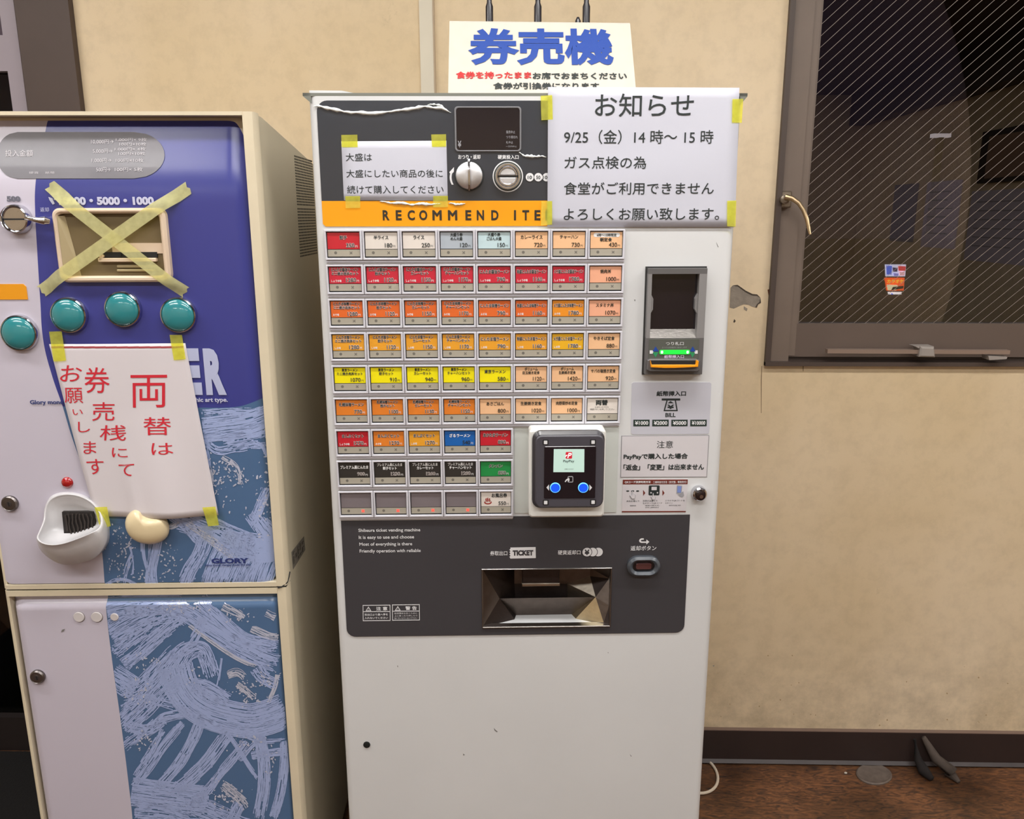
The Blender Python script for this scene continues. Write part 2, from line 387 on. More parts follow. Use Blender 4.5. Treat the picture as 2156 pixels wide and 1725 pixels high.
# brown post and the glazed door left of it
qa, qb = V(31, 20, -0.02)[0], V(145, 20, -0.02)[0]
mb = MB(); mb.box(qa, qb, -0.02, 0.14, 0, CEIL, PILLAR); struct(mb, 'trim_3', (qa, 0, 0))
mb = MB(); ga = V(10, 20, 0.02)[0]; zr0 = V(15, 153, 0.02)[1]; zr1 = V(15, 78, 0.02)[1]
mb.box(ga, qa, 0.0, 0.05, 0, 2.1, GREYM); mb.box(dxL, ga, 0.0, 0.05, zr0, zr1, GREYM); mb.box(dxL, ga, 0.0, 0.05, 2.04, 2.1, GREYM)
mb.box(dxL, ga, 0.0, 0.05, 0, 0.1, mat('door_foot_shade', (34, 26, 26), 0.6)); mb.box(dxL-0.04, dxL, 0.0, 0.05, 0, 2.1, GREYM)  # foot rail coloured dark to carry the shade of the gap
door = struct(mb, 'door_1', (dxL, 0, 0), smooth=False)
GL = glass_mat('door_glass', (0.5, 0.5, 0.5))
mb = MB(); mb.box(dxL, ga, 0.022, 0.028, 0.1, zr0, GL); mb.build('pane', door)
mb = MB(); mb.box(dxL, ga, 0.022, 0.028, zr1, 2.04, mat('frosted_pane', (84, 72, 82), 0.25)); mb.build('pane', door)

# plaster damage and cracks on the wall
CHIP = mat('bare_grey_plaster', (140, 130, 118), 0.9, bump=0.6, bscale=150, var=0.2, vscale=60)
def wpoly(pts, y0, y1, m, nm):
    mb = MB(); P = [V(a, b) for a, b in pts]; mb.prism(P, y0, y1, m); return mb.build(nm, wall_back, smooth=False)
wpoly([(1538, 606), (1543, 601), (1553, 601), (1562, 606), (1570, 613), (1584, 620), (1594, 621), (1601, 628), (1602, 638), (1596, 641), (1593, 648), (1584, 646), (1576, 642), (1566, 641), (1558, 644), (1545, 650), (1536, 648)], -0.0006, 0.001, CHIP, 'bare_plaster_patch')
wpoly([(1601, 628), (1602, 638), (1596, 641), (1593, 648), (1590, 647), (1594, 640), (1599, 636)], -0.0012, 0.001, mat('chipped_edge', (70, 60, 52), 0.9), 'chipped_plaster_edge')
wpoly([(1543, 601), (1553, 600), (1570, 612), (1584, 619), (1594, 620), (1601, 627), (1594, 623), (1583, 622), (1569, 615), (1553, 603)], -0.0012, 0.001, MATS['chipped_edge'], 'chipped_plaster_edge')
wpoly([(1566, 645), (1574, 650), (1572, 655), (1566, 651)], -0.0006, 0.001, CHIP, 'bare_plaster_patch')
wpoly([(1546, 672), (1549, 676), (1546, 680), (1544, 678)], -0.0006, 0.001, MATS['chipped_edge'], 'chipped_plaster_edge')
CRK = mat('crack_line', (120, 98, 74), 0.9)
for pts in ([(1603.5, 771), (1604.5, 771), (1603.5, 800), (1603, 870), (1602.2, 870), (1602, 800)], [(1690, 770), (1692, 770), (1691.4, 782), (1690.4, 782)]):
    wpoly(pts, -0.0005, 0.001, CRK, 'crack')
STN = mat('grime_stain', (168, 145, 112), 0.9)
for i in range(26):
    a = random.uniform(1500, 2140); b = random.uniform(1380, 1530) if i % 3 else random.uniform(1500, 1531); r_ = random.uniform(0.8, 2.2)
    wpoly([(a+r_*random.uniform(.5, 1.3)*math.cos(k), b+r_*random.uniform(.5, 1.3)*math.sin(k)) for k in (0, 1, 2, 3, 4, 5)], -0.0004, 0.001, STN, 'grime_speck')

# ------------------------------------------------------------------ window
mb = MB()
ox0 = wx0; fw_ = V(1641, 600)[0]-V(1620, 600)[0]
mb.box(ox0, ox0+0.012, -0.012, 0.10, wz0, wz1, BROWND); mb.box(ox0, wx1, -0.014, 0.10, wz0-0.001, wz0+0.008, BROWND); mb.box(ox0, wx1, -0.012, 0.10, wz1-0.03, wz1, BROWND); mb.box(wx1-0.03, wx1, -0.012, 0.10, wz0, wz1, BROWND)
win = struct(mb, 'window_1', (wx0, 0, wz0), smooth=False)
sx0 = ox0+0.012; sx1 = V(1690, 600, 0.01)[0]; gz0 = V(1900, 681, 0.02)[1]; sz0 = V(1900, 752, 0.01)[1]
mb = MB()
mb.box(sx0, sx1-0.022, 0.004, 0.05, wz0+0.008, wz1-0.03, BROWN); mb.box(sx1-0.022, sx1-0.006, 0.010, 0.05, wz0+0.02, wz1-0.03, BROWN); mb.box(sx1-0.006, sx1, 0.018, 0.05, gz0, wz1-0.03, BROWN)
mb.box(sx1-0.022, wx1-0.03, 0.012, 0.05, sz0, gz0, mat('sash_rail_brown', (96, 82, 74), 0.5, var=0.05, vscale=10)); mb.box(sx1-0.022, wx1-0.03, 0.022, 0.055, wz0+0.008, sz0, BROWND)
mb.box(wx1-0.09, wx1-0.03, 0.010, 0.05, gz0, wz1-0.03, BROWN); mb.box(sx1, wx1-0.09, 0.012, 0.05, wz1-0.09, wz1-0.03, BROWN)
mb.build('sash', win, smooth=False)
WG = glass_mat('wired_glass', (0.80, 0.78, 0.78), ior=2.2)
mb = MB(); mb.box(sx1-0.004, wx1-0.088, 0.028, 0.034, gz0-0.003, wz1-0.088, WG); mb.build('pane', win, smooth=False)
WIRE = mat('glass_wire', (150, 138, 130), 0.5)
mb = MB(); gx0, gx1, gz1 = sx1, wx1-0.09, wz1-0.09; sl = math.tan(R(42.5)); k = -40
dxw = 0.0262; x_ = gx0-(gz1-gz0)/sl
while x_ < gx1:
    x_ += dxw; a = x_; za = gz0
    if a < gx0: za = gz0+(gx0-a)*sl; a = gx0
    b = x_+(gz1-gz0)/sl; zb = gz1
    if b > gx1: zb = gz0+(gx1-x_)*sl; b = gx1
    if a < b and za < zb:
        h = 0.00030; mb.add([(a-h, 0.0274, za+h), (a+h, 0.0274, za-h), (b+h, 0.0274, zb-h), (b-h, 0.0274, zb+h)], [(0, 1, 2, 3)], WIRE)
o = mb.build('wire', win, smooth=False, kind='stuff')
# latch
cx, cz = V(1650, 418, -0.005)
LAT = mat('worn_zinc', (150, 138, 124), 0.35, metal=0.8, bump=0.4, bscale=90)
mb = MB(); mb.prism(prr((1640, 402, 1664, 438), 0.004, 0.0, 'W'), -0.012, 0.005, LAT, 0.003); mb.lathe(*V(1650, 420, -0.012), [(0.010, -0.012), (0.010, -0.024), (0.006, -0.027)], LAT, 20); mb.build('latch_plate', win)
pts = [(1653, 414), (1668, 418), (1682, 428), (1692, 443), (1699, 462), (1703, 480), (1706, 494)]
P = []
for i, (a, b) in enumerate(pts): x, z = V(a, b, -0.03-0.004*i); P.append((x, -0.03-0.004*i, z))
mb = MB(); mb.tube(P, [0.006, 0.0055, 0.005, 0.0048, 0.0045, 0.004, 0.0028], mat('tarnished_brass', (190, 165, 130), 0.3, metal=0.9), 10); mb.build('latch_handle', win)
mb = MB(); mb.prism([V(a, b, 0.0) for a, b in ((1616, 610), (1624, 608), (1630, 611), (1632, 618), (1626, 624), (1618, 622))], -0.002, 0.006, mat('rust', (92, 52, 30), 0.9)); mb.build('rust_spot', win)
# stay
mb = MB(); x0, z0, x1, z1 = pbox((1740, 733, 2123, 743), -0.02, 'W'); zt = V(1740, 739, -0.02)[1]; zt2 = V(2123, 741, -0.02)[1]
h = 0.0045
mb.loft([[(x, -0.028, z-h), (x, -0.028, z+h), (x, -0.012, z+h), (x, -0.012, z-h)] for x, z in ((x0, zt), (x1, zt2))], mat('stay_aluminium', (172, 152, 140), 0.35, metal=0.6)); mb.build('stay_bar', win)
mb = MB(); mb.prism([V(a, b, -0.03) for a, b in ((1937, 730), (1965, 731), (1967, 752), (1933, 751))], -0.036, 0.0, mat('stay_bracket_grey', (150, 142, 136), 0.45), 0.003)
mb.prism([V(a, b, -0.02) for a, b in ((1922, 728), (1962, 728), (1962, 731), (1930, 732))], -0.03, 0.0, MATS['stay_bracket_grey']); mb.build('stay_bracket', win)
mb = MB(); mb.prism([V(a, b, -0.02) for a, b in ((2076, 748), (2116, 750), (2114, 755), (2078, 757))], -0.03, 0.0, MATS['stay_bracket_grey']); mb.build('stay_hinge', win)

# ------------------------------------------------------------------ things on the right wall, mirrored in the window
def wall_paper(y0, y1, z0, z1, m, name, label, cat, group=None, marks=6):
    mb = MB(); mb.box(XR-0.004, XR, y0, y1, z0, z1, m)
    for k in range(marks):
        zz = z1-(z1-z0)*(0.15+0.75*k/max(1, marks)); mb.box(XR-0.0045, XR-0.004, y0+0.1*(y1-y0), y1-(0.1+0.25*random.random())*(y1-y0), zz-0.008, zz, GREYP)
    tag(mb.build(name, None, (XR, (y0+y1)/2, z0), MW, smooth=False), label, cat, group)
wall_paper(-4.99, -4.43, 1.15, 1.66, mat('faded_poster', (200, 190, 205), 0.6), 'wall_notice', 'tall pale notice on the right wall, mirrored in the window', 'notice')
wall_paper(-4.28, -3.47, 1.08, 1.57, MATS['faded_poster'], 'wall_notice', 'wide pale notice on the right wall below the dark framed board', 'notice')
wall_paper(-5.60, -5.14, 1.18, 1.66, mat('grey_board', (150, 145, 155), 0.6), 'wall_notice', 'narrow grey notice on the right wall farthest from the window', 'notice', marks=3)
mb = MB(); mb.box(XR-0.03, XR-0.001, -4.18, -3.55, 1.62, 1.97, mat('dark_board_frame', (40, 30, 28), 0.5)); mb.box(XR-0.034, XR-0.03, -4.08, -3.6, 1.65, 1.93, mat('cork', (150, 122, 102), 0.9))
tag(mb.build('notice_board', None, (XR, -3.86, 1.62), MW, smooth=False), 'dark framed cork board on the right wall, mirrored in the window', 'board')

# outside at night: street sign and a lamp pole across the road
mb = MB(); mb.box(-30, 60, 0.13, 60, -0.3, -0.25, mat('asphalt', (40, 40, 44), 0.9)); struct(mb, 'ground_outside', smooth=False)
Y = 16.0
s = thing('street_sign', 'lit three panel street sign glowing in the dark beyond the window', 'sign', (V(1885, 560, Y)[0], Y, -0.25), 'W')
def emi(n, c, e): return mat(n, c, 0.5, emit=e)
def vp(pts, y): return [V(a, b, y) for a, b in pts]
mb = MB(); mb.prism(vp([(1884, 626), (1888, 626), (1888, 700), (1884, 700)], Y), Y, Y+0.2, BLACK)
x_, z_ = V(1886, 626, Y); mb.box(x_-0.1, x_+0.1, Y+0.02, Y+0.2, -0.25, z_, BLACK); mb.build('post', s)
mb = MB(); mb.prism(vp([(1861, 555), (1909, 555), (1903, 629), (1867, 629)], Y), Y+0.03, Y+0.4, BLACK); mb.build('cabinet', s)
mb = MB(); mb.prism(vp([(1864, 557), (1907, 557), (1905, 582), (1865, 582)], Y), Y-0.02, Y+0.05, emi('lit_white', (225, 230, 255), 1.0))
for a, b, c_, d_, cc in ((1865, 559, 1876, 578, (70, 110, 230)), (1878, 563, 1888, 572, (40, 40, 90)), (1890, 560, 1905, 570, (225, 60, 70)), (1880, 575, 1890, 581, (150, 150, 220)), (1892, 572, 1903, 580, (250, 190, 200))):
    mb.prism(vp([(a, b), (c_, b+1), (c_-1, d_), (a+1, d_)], Y), Y-0.05, Y, emi('lit_%d' % a, cc, 1.0))
mb.build('top_panel', s)
mb = MB(); mb.prism(vp([(1863, 585), (1904, 585), (1902, 612), (1867, 612)], Y), Y-0.02, Y+0.05, emi('lit_orange', (245, 90, 25), 1.1))
mb.prism(vp([(1866, 599), (1888, 600), (1885, 611), (1868, 611)], Y), Y-0.05, Y, emi('lit_cream', (255, 240, 190), 1.0))
mb.prism(vp([(1878, 604), (1900, 602), (1899, 607), (1874, 611)], Y), Y-0.06, Y, BLACK)
mb.tpx('カラオケ', (1865, 588, 1900, 596), Y-0.06, emi('lit_yellow', (255, 215, 60), 1.1), 0.04, Y, fr='W'); mb.build('middle_panel', s)
mb = MB(); mb.prism(vp([(1870, 615), (1898, 615), (1896, 624), (1872, 625)], Y), Y-0.02, Y+0.05, emi('lit_pure_white', (255, 255, 255), 1.2)); mb.prism(vp([(1876, 617), (1879, 620), (1883, 622), (1875, 622)], Y), Y-0.05, Y, emi('lit_1865', (0, 0, 0), 1)); mb.build('bottom_panel', s)
Y = 9.0
mb = MB(); mb.prism(vp([(2106, 548), (2140, 548), (2138, 565), (2134, 572), (2122, 569), (2107, 563)], Y), Y, Y+0.3, emi('dim_box', (120, 112, 100), 0.8)); mb.prism(vp([(2086, 580), (2100, 578), (2112, 582), (2108, 590), (2098, 597), (2090, 592)], Y), Y-0.1, Y+0.1, emi('warm_lamp', (240, 205, 170), 1.0))
x_, z_ = V(2120, 570, Y); mb.box(x_-0.05, x_+0.05, Y+0.05, Y+0.15, -0.25, z_, BLACK)
tag(mb.build('lamp_post', None, (x_, Y, -0.25), MW, smooth=False), 'dim pole with a pale box and a warm lamp outside the window', 'lamp')
Y = 20.0  # glowing bar added for a ceiling tube's reflection in the pane
mb = MB(); x0, z0, x1, z1 = pbox((1966, 281, 2003, 289), Y, 'W'); mb.box(x0, x1, Y, Y+0.2, z0, z1, emi('reflected_tube', (205, 200, 205), 0.8)); mb.box((x0+x1)/2-0.06, (x0+x1)/2+0.06, Y+0.02, Y+0.2, -0.25, z0, BLACK)
tag(mb.build('tube_reflection', None, ((x0+x1)/2, Y, -0.25), MW, smooth=False), 'slim glowing bar beyond the window, standing in for a reflected ceiling tube', 'lamp')
#PART2
# ------------------------------------------------------------------ ticket machine
FB = FLOOR_F
TX0, TX1, TZ1 = -0.0142, 0.640, 0.1955
DEP = 0.45
tm = thing('ticket_vending_machine', 'white meal ticket vending machine with coloured menu buttons', 'ticket machine', ((TX0+TX1)/2, 0.2, FB), 'F')
hx0, hz0, hx1, hz1 = pbox((1014.5, 1195.5, 1286.5, 1320.5))
zb = FB+0.05
mb = MB()
mb.box(TX0+0.006, TX1-0.006, 0.055, DEP, zb, TZ1-0.004, WHITE)
mb.build('cabinet', tm, smooth=False)
mb = MB(); rad = 0.012
pl = [(TX0+rad-rad*math.cos(R(90*k/6)), rad-rad*math.sin(R(90*k/6))) for k in range(7)]
zl, zh = zb+0.002, TZ1
def col_(prof, a, b): mb.loft([[(x, y, a) for x, y in prof], [(x, y, b) for x, y in prof]], WHITE)
col_(pl + [(hx0, 0.0), (hx0, 0.054), (TX0, 0.054)], zl, zh)
pr_ = [(TX1-rad+rad*math.sin(R(90*k/6)), rad-rad*math.cos(R(90*k/6))) for k in range(7)]
col_([(hx1, 0.054), (hx1, 0.0)] + pr_ + [(TX1, 0.054)], zl, zh)
mb.box(hx0, hx1, 0, 0.054, zl, hz0, WHITE); mb.box(hx0, hx1, 0, 0.054, hz1, zh, WHITE)
mb.build('front_door', tm)
mb = MB(); mb.box(TX0+0.02, TX1-0.02, 0.03, DEP-0.02, FB, zb+0.004, mat('plinth_grey', (70, 68, 68), 0.6)); mb.build('plinth', tm, smooth=False)
mb = MB(); x0 = U(637, 195)[0]; x1 = U(1574, 200)[0]
mb.loft([[(x, y, z) for x, y in ((x0, 0.0), (x1, 0.0), (x1, DEP), (x0, DEP))] for z in (TZ1, TZ1+0.0045)], mat('grey_green_top_plate', (120, 122, 114), 0.4))
mb.loft([[(a, y, z) for a, y, z in ((x0, 0.0, TZ1), (x0+0.012, 0.0, TZ1-0.010), (x0+0.012, 0.03, TZ1-0.010), (x0, 0.03, TZ1))], [(a, y, z) for a, y, z in ((x0, 0.0, TZ1+0.0045), (x0+0.012, 0.0, TZ1+0.0045), (x0+0.012, 0.03, TZ1+0.0045), (x0, 0.03, TZ1+0.0045))]], MATS['grey_green_top_plate'])
mb.loft([[(a, y, z) for a, y, z in ((x1, 0.0, TZ1), (x1-0.010, 0.0, TZ1-0.012), (x1-0.010, 0.03, TZ1-0.012), (x1, 0.03, TZ1))], [(a, y, z) for a, y, z in ((x1, 0.0, TZ1+0.0045), (x1-0.012, 0.0, TZ1+0.0045), (x1-0.012, 0.03, TZ1+0.0045), (x1, 0.03, TZ1+0.0045))]], MATS['grey_green_top_plate'])
mb.build('top_plate', tm, smooth=False)

mb = MB(); fx = [U(a, 190)[0] for a in (648, 745)]; mb.prism([(fx[0], TZ1+0.0045), (fx[1], TZ1+0.0045), (fx[1]-0.004, TZ1+0.0062), (fx[1]-0.02, TZ1+0.0092), (fx[0], TZ1+0.0095)], 0.01, 0.10, WHITE); mb.build('top_flap', tm, smooth=False)
# upper panel
e = -0.0012
mb = MB(); ax0, _, ax1, _ = pbox((675, 430, 1540, 430)); az1 = U(1000, 212)[1]; azm = U(900, 423)[1]; az0 = U(900, 476.5)[1]
ax0 = -0.0018; ax1 = 0.628
def toprr(x0, x1, z0, z1, r):
    return [(x1-r+r*math.cos(R(a)), z1-r+r*math.sin(R(a))) for a in range(0, 91, 15)] + [(x0+r+r*math.cos(R(a)), z1-r+r*math.sin(R(a))) for a in range(90, 181, 15)] + [(x0, z0), (x1, z0)]
mb.prism(toprr(ax0, ax1, azm, az1, 0.016), e, 0.001, DARKUP); up = mb.build('upper_panel', tm)
mb = MB(); mb.prism([(ax1, azm), (ax0, azm), (ax0, az0+0.004), (ax0+0.004, az0), (ax1-0.004, az0), (ax1, az0+0.004)], e, 0.001, ORANGE); ob = mb.build('orange_band', tm)
mb = MB()
BI = mat('brown_black_ink', (46, 40, 28), 0.5)
for ch, xc, wd in (('R', 745, 58), ('E', 853, 50), ('C', 960, 62), ('O', 1063, 70), ('M', 1181, 80), ('M', 1314, 80), ('E', 1449, 50), ('N', 1552, 62), ('D', 1676, 62), ('I', 1848, 17), ('T', 1940, 58), ('E', 2040, 50)):
    a = 630+(xc-wd/2)/4.068; b = 630+(xc+wd/2)/4.068; mb.tpx(ch, (a, 442.5, b, 464), e-0.0004, BI, 0.035)
mb.tpx('M', (1148, 442.5, 1167, 464), e-0.0004, BI, 0.035)
mb.build('lettering', ob)
# lifted, wrinkled edges of the clear film, coloured white for their glare
FILM = glass_mat('clear_film', (0.97, 0.97, 0.97), 0.35, 0.04, 0.5, 160)
def crease(pts, h, nm='film_wrinkle'):
    mb = MB(); P = []
    n = len(pts)
    for i in range(n-1):
        for k in range(8):
            t = k/8; P.append((pts[i][0]*(1-t)+pts[i+1][0]*t, pts[i][1]*(1-t)+pts[i+1][1]*t))
    P.append(pts[-1]); rings = []
    for i, (a, b) in enumerate(P):
        x, z = U(a, b); hh = h*(0.8+0.22*math.sin(i*0.37+h*900)+0.16*math.sin(i*1.13)+0.3*(random.random()-0.5))*min(1, i/8+0.15, (len(P)-1-i)/8+0.15)
        z += 0.0005*math.sin(i*0.5)+random.uniform(-0.00035, 0.00035)
        rings.append([(x, e-0.0002, z+hh), (x, e-0.0006-0.35*hh, z+0.75*hh), (x, e-0.0009-0.8*hh, z+0.1*hh), (x, e-0.0006-0.8*hh, z-0.6*hh), (x, e-0.0002, z-hh)])
    mb.loft(rings, FILMR, close=False, cap0=False, cap1=False); mb.build(nm, up, angle=3)
FILMR = mat('film_glare_ridge', (235, 240, 238), 0.12, coat=1.0, bump=0.3, bscale=120)
crease([(660, 225), (674, 223), (700, 231), (740, 237), (780, 239), (830, 235), (870, 228), (900, 225), (930, 228), (950, 237)], 0.0027)
crease([(900, 222), (915, 219), (930, 224), (940, 231)], 0.0018)
crease([(1092, 321), (1102, 327), (1115, 330), (1135, 329), (1150, 331)], 0.0022)
crease([(800, 424), (820, 427), (845, 428), (870, 431), (890, 429), (913, 431), (930, 427)], 0.0022)
crease([(945, 428), (960, 430), (980, 430)], 0.0026)
# display window
mb = MB(); o_ = prr((957.5, 224.5, 1097.5, 319.5), 0.005); i_ = prr((961, 228, 1094, 316.5), 0.004)
mb.ring(o_, i_, e-0.0022, 0.0, mat('display_rim', (120, 120, 124), 0.3), 0.0006); rim = mb.build('display_window', tm)
mb = MB(); mb.prism(i_, e-0.0012, 0.0, BLACKG); mb.build('display_glass', rim)
mb = MB(); y_ = e-0.0015
mb.tpx('¥', (964, 297, 971.5, 311), y_, GREYP, 0.02)
for t_, b_ in (('発売中止', (1065.5, 275.3, 1084.5, 281.6)), ('つり銭切れ', (1065.5, 286, 1090, 292)), ('札中止', (1065.5, 297.5, 1080, 303)), ('一万円中止', (1065, 307, 1088, 310.5))): mb.tpx(t_, b_, y_, GREYP, 0.0)
mb.build('lettering', rim)
# panel lettering, arrow, coin dots
mb = MB(); y_ = e-0.0003
mb.tpx('おつり・返却', (964.8, 325.8, 1011.5, 335.4), y_, PWH, 0.02); mb.tpx('硬貨投入口', (1048, 326.4, 1092, 335.4), y_, PWH, 0.02)
mb.build('lettering', up)
arc = []
for k in range(9):
    t = k/8; arc.append((954-4.2*math.sin(PI*(0.25+0.5*t))*1.0-0.5+6*(t-0.5)**2*2, 358+31*t))
mb = MB(); Lp = [U(a-2.4, b) for a, b in arc]; Rp = [U(a+1.6, b) for a, b in arc]
mb.prism([U(946, 363), U(956, 352)] + [U(955.5, 362)] + Rp[2:] + Lp[::-1][:7] , y_, 0.0, PWH); mb.build('turn_arrow', up, smooth=False)
for i, (cx_, t_) in enumerate(((1150.5, '100'), (1133.2, '50'), (1115.3, '10'))):
    mb = MB(); x, z = U(cx_, 373.3); r_ = 0.0062; yy = e-0.0002-0.0002*(i+1)
    mb.prism(oval(x, z, r_+0.0006, r_+0.0006), yy, 0, DARKUP); mb.prism(oval(x, z, r_, r_), yy-0.0001, 0, PWH)
    mb.tpx(t_, (cx_-(4.5 if t_ != '100' else 7), 370, cx_+(4.5 if t_ != '100' else 7), 377.5), yy-0.0003, INKG, 0.02); mb.build('coin_mark', up)
# return knob
cx, cz = U(987.7, 369.5, -0.012)
mb = MB(); mb.lathe(cx, cz, [(0.0205, 0.0), (0.0208, -0.006), (0.0198, -0.010), (0.017, -0.012), (0.006, -0.0125)], SATIN, 44)
mb.lathe(cx, cz, [(0.0225, 0.0), (0.0225, -0.002)], mat('knob_seat', (30, 34, 34), 0.4), 44); kn = mb.build('return_knob', tm)
mb = MB(); zt_ = cz+0.0235; zb_ = cz-0.0225; q = [(-0.0022, -0.011), (-0.0014, -0.022), (0.0018, -0.022), (0.0034, -0.011)]
mb.loft([[(cx+a*s, b*(0.9 if s == 0.8 else 1), z) for a, b in q] for z, s in ((zb_, 0.8), (cz-0.015, 1), (cz+0.015, 1), (zt_, 0.8))], CHROME); mb.build('grip', kn)
# coin slot
cx, cz = U(1069.3, 371.4, -0.004)
mb = MB(); mb.ring(oval(cx, cz, 0.0233, 0.0233, 48), oval(cx, cz, 0.0217, 0.0217, 48), e-0.001, 0, PWH)
mb.lathe(cx, cz, [(0.0215, 0.0), (0.0215, -0.002)], mat('slot_ring_dark', (64, 66, 58), 0.4), 48)
mb.lathe(cx, cz, [(0.0196, 0.0), (0.0196, -0.006), (0.0185, -0.009), (0.0160, -0.009), (0.0145, -0.005), (0.0143, -0.003)], CHROME, 48, cap1=True)
cs_ = mb.build('coin_slot', tm)
mb = MB()
for sg in (1, -1):
    pts = [(cx+0.0125*math.cos(R(a)), cz+sg*(0.0018+0.0105*math.sin(R(a)))) for a in range(0, 181, 15)]
    mb.prism(pts, -0.0065, -0.002, SATIN, 0.0012)
mb.box(cx-0.0142, cx+0.0142, -0.0042, -0.003, cz-0.0014, cz+0.0014, BLACK)
mb.build('slot_plate', cs_)

# button block
C_ = {'red': (196, 36, 50), 'crimson': (200, 40, 62), 'white': (224, 216, 208), 'greyblue': (172, 182, 192), 'cyan': (192, 216, 222), 'peach': (238, 190, 146), 'salmon': (236, 172, 140),
      'orange': (222, 104, 44), 'amber': (230, 160, 46), 'orange2': (230, 144, 40), 'gold': (232, 176, 36), 'yellow': (244, 230, 16), 'brown': (224, 128, 46), 'blue': (26, 98, 176), 'black': (50, 48, 46), 'green': (34, 142, 72), 'blank': (122, 114, 118)}
g = 'ラーメン'; ns = 'にんたま'
def std(fl, colr, c7):
    nm = ns+fl+g; fv = {'醤油': 'しょうゆ味', '味噌': 'みそ味', '塩': 'しお味'}[fl]
    return [(colr, nm, 'ミニ焼き肉丼セット', '1280', fv), (colr, nm, '餃子セット', '1120', fv), (colr, nm, 'カレーセット', '1150', fv), (colr, nm, 'チャーハンセット', '1170', fv),
            (colr, nm, '', '790', fv), (colr, '特盛'+nm, '', '1160', fv), (c7, 'メガ盛'+nm, '', '1780', fv)]
ROWS = [
 [('red', '餃子', '', '350', ''), ('white', '半ライス', '', '180', ''), ('white', 'ライス', '', '250', ''), ('greyblue', '大盛り券', 'めん大盛', '120', ''), ('cyan', '大盛り券', 'ごはん大盛', '150', ''), ('peach', 'カレーライス', '', '720', ''), ('peach', 'チャーハン', '', '730', ''), ('peach', '6時〜10時限定', '朝定食', '430', '')],
 std('醤油', 'crimson', 'crimson') + [('salmon', '焼肉丼', '', '1000', '')],
 std('味噌', 'orange', 'orange2') + [('salmon', 'スタミナ丼', '', '1070', '')],
 std('塩', 'amber', 'gold') + [('peach', 'やきそば定食', '', '880', '')],
 [('yellow', '東京'+g, 'ミニ焼き肉丼セット', '1070', ''), ('yellow', '東京'+g, '餃子セット', '910', ''), ('yellow', '東京'+g, 'カレーセット', '940', ''), ('yellow', '東京'+g, 'チャーハンセット', '960', ''), ('yellow', '東京'+g, '', '580', ''), ('peach', 'ボリューム', '目玉焼き定食', '1120', ''), ('peach', 'ボリューム', '生姜焼き定食', '1420', ''), ('peach', 'サバの塩焼き定食', '', '920', '')],
 [('brown', '札幌味噌'+g, '', '770', ''), ('brown', '札幌味噌'+g, '餃子セット', '1100', ''), ('brown', '札幌味噌'+g, 'カレーセット', '1130', ''), ('brown', '札幌味噌'+g, 'チャーハンセット', '1150', ''), ('peach', 'あさごはん', '', '800', ''), ('peach', '生姜焼き定食', '', '1020', ''), ('peach', '肉野菜炒め定食', '', '1000', ''), ('white', '両替', '', '', '')],
 [('red', 'まんぷくセット', '', '1270', 'しょうゆ味'), ('brown', 'まんぷくセット', '', '1270', 'みそ味'), ('amber', 'まんぷくセット', '', '1270', 'しお味'), ('blue', 'ざる'+g, '', '540', ''), ('red', 'あかたま'+g, '', '890', '')],
 [('black', 'プレミアム黒'+ns, '', '900', ''), ('black', 'プレミアム黒'+ns, '餃子セット', '1230', ''), ('black', 'プレミアム黒'+ns, 'カレーセット', '1260', ''), ('black', 'プレミアム黒'+ns, 'チャーハンセット', '1280', ''), ('green', 'タンメン', '', '850', '')],
 [('blank', '', '', '', ''), ('blank', '', '', '', ''), ('blank', '', '', '', ''), ('blank', '', '', '', ''), ('white', 'お風呂券', '', '550', '')],
]
yF, yC = -0.0075, -0.0042
for r_ in range(9):
    n = 8 if r_ < 6 else 5
    mb = MB(); z1 = -r_*RP-0.0005; mb.box(0.0015, n*PW-0.001, -0.003, 0.0, z1-RP+0.001, z1, RAILG); mb.box(0.0008, n*PW-0.0005, -0.0045, 0.0, z1-0.0492, z1-0.0462, FRAMEW)
    mb.build('button_rail', tm, smooth=False)
mm = 0.001
bframe = None
mb = MB(); n_ = 3
mb.ring(rr(0.4*mm, 58.0*mm, -46.0*mm, 0, 0.8*mm, 2), rr(3.0*mm, 54.8*mm, -42.8*mm, -2.7*mm, 0.6*mm, 2), yF, -0.003, FRAMEW, 0.0006)
EDGE = mat('black_gap', (28, 28, 30), 0.5)
mb.box(3.0*mm, 54.8*mm, -0.0036, -0.003, -42.8*mm, -2.7*mm, EDGE); bframe = mb.build('menu_button', tm)
mb = MB(); STRIP = mat('grey_beige_strip', (168, 162, 148), 0.35, coat=0.3); DOT = mat('strip_mark', (112, 108, 100), 0.5)
mb.box(4.4*mm, 53.9*mm, yC, -0.0036, -40.6*mm, -30.2*mm, STRIP); mb.prism(oval(16.2*mm, -35.0*mm, 2.3*mm, 2.3*mm, 16), yC-0.0001, yC, DOT)
mb.text('×', 37.8*mm, 42.4*mm, -37.4*mm, -32.8*mm, yC-0.0001, DOT, 0.02); bstrip = mb.build('indicator_strip', bframe)
cards = {}
def place(o, first, par, off):
    c = o if first else o.copy()
    if not first: COL.objects.link(c); c.parent = par
    return c
cnt = 0
LITX = mat('lit_red_cross', (255, 60, 50), 0.5, emit=2.2)
OUTL = mat('outline_white', (232, 222, 218), 0.5)
RIM2 = mat('card_white_ink', (235, 235, 235), 0.5)
first = True
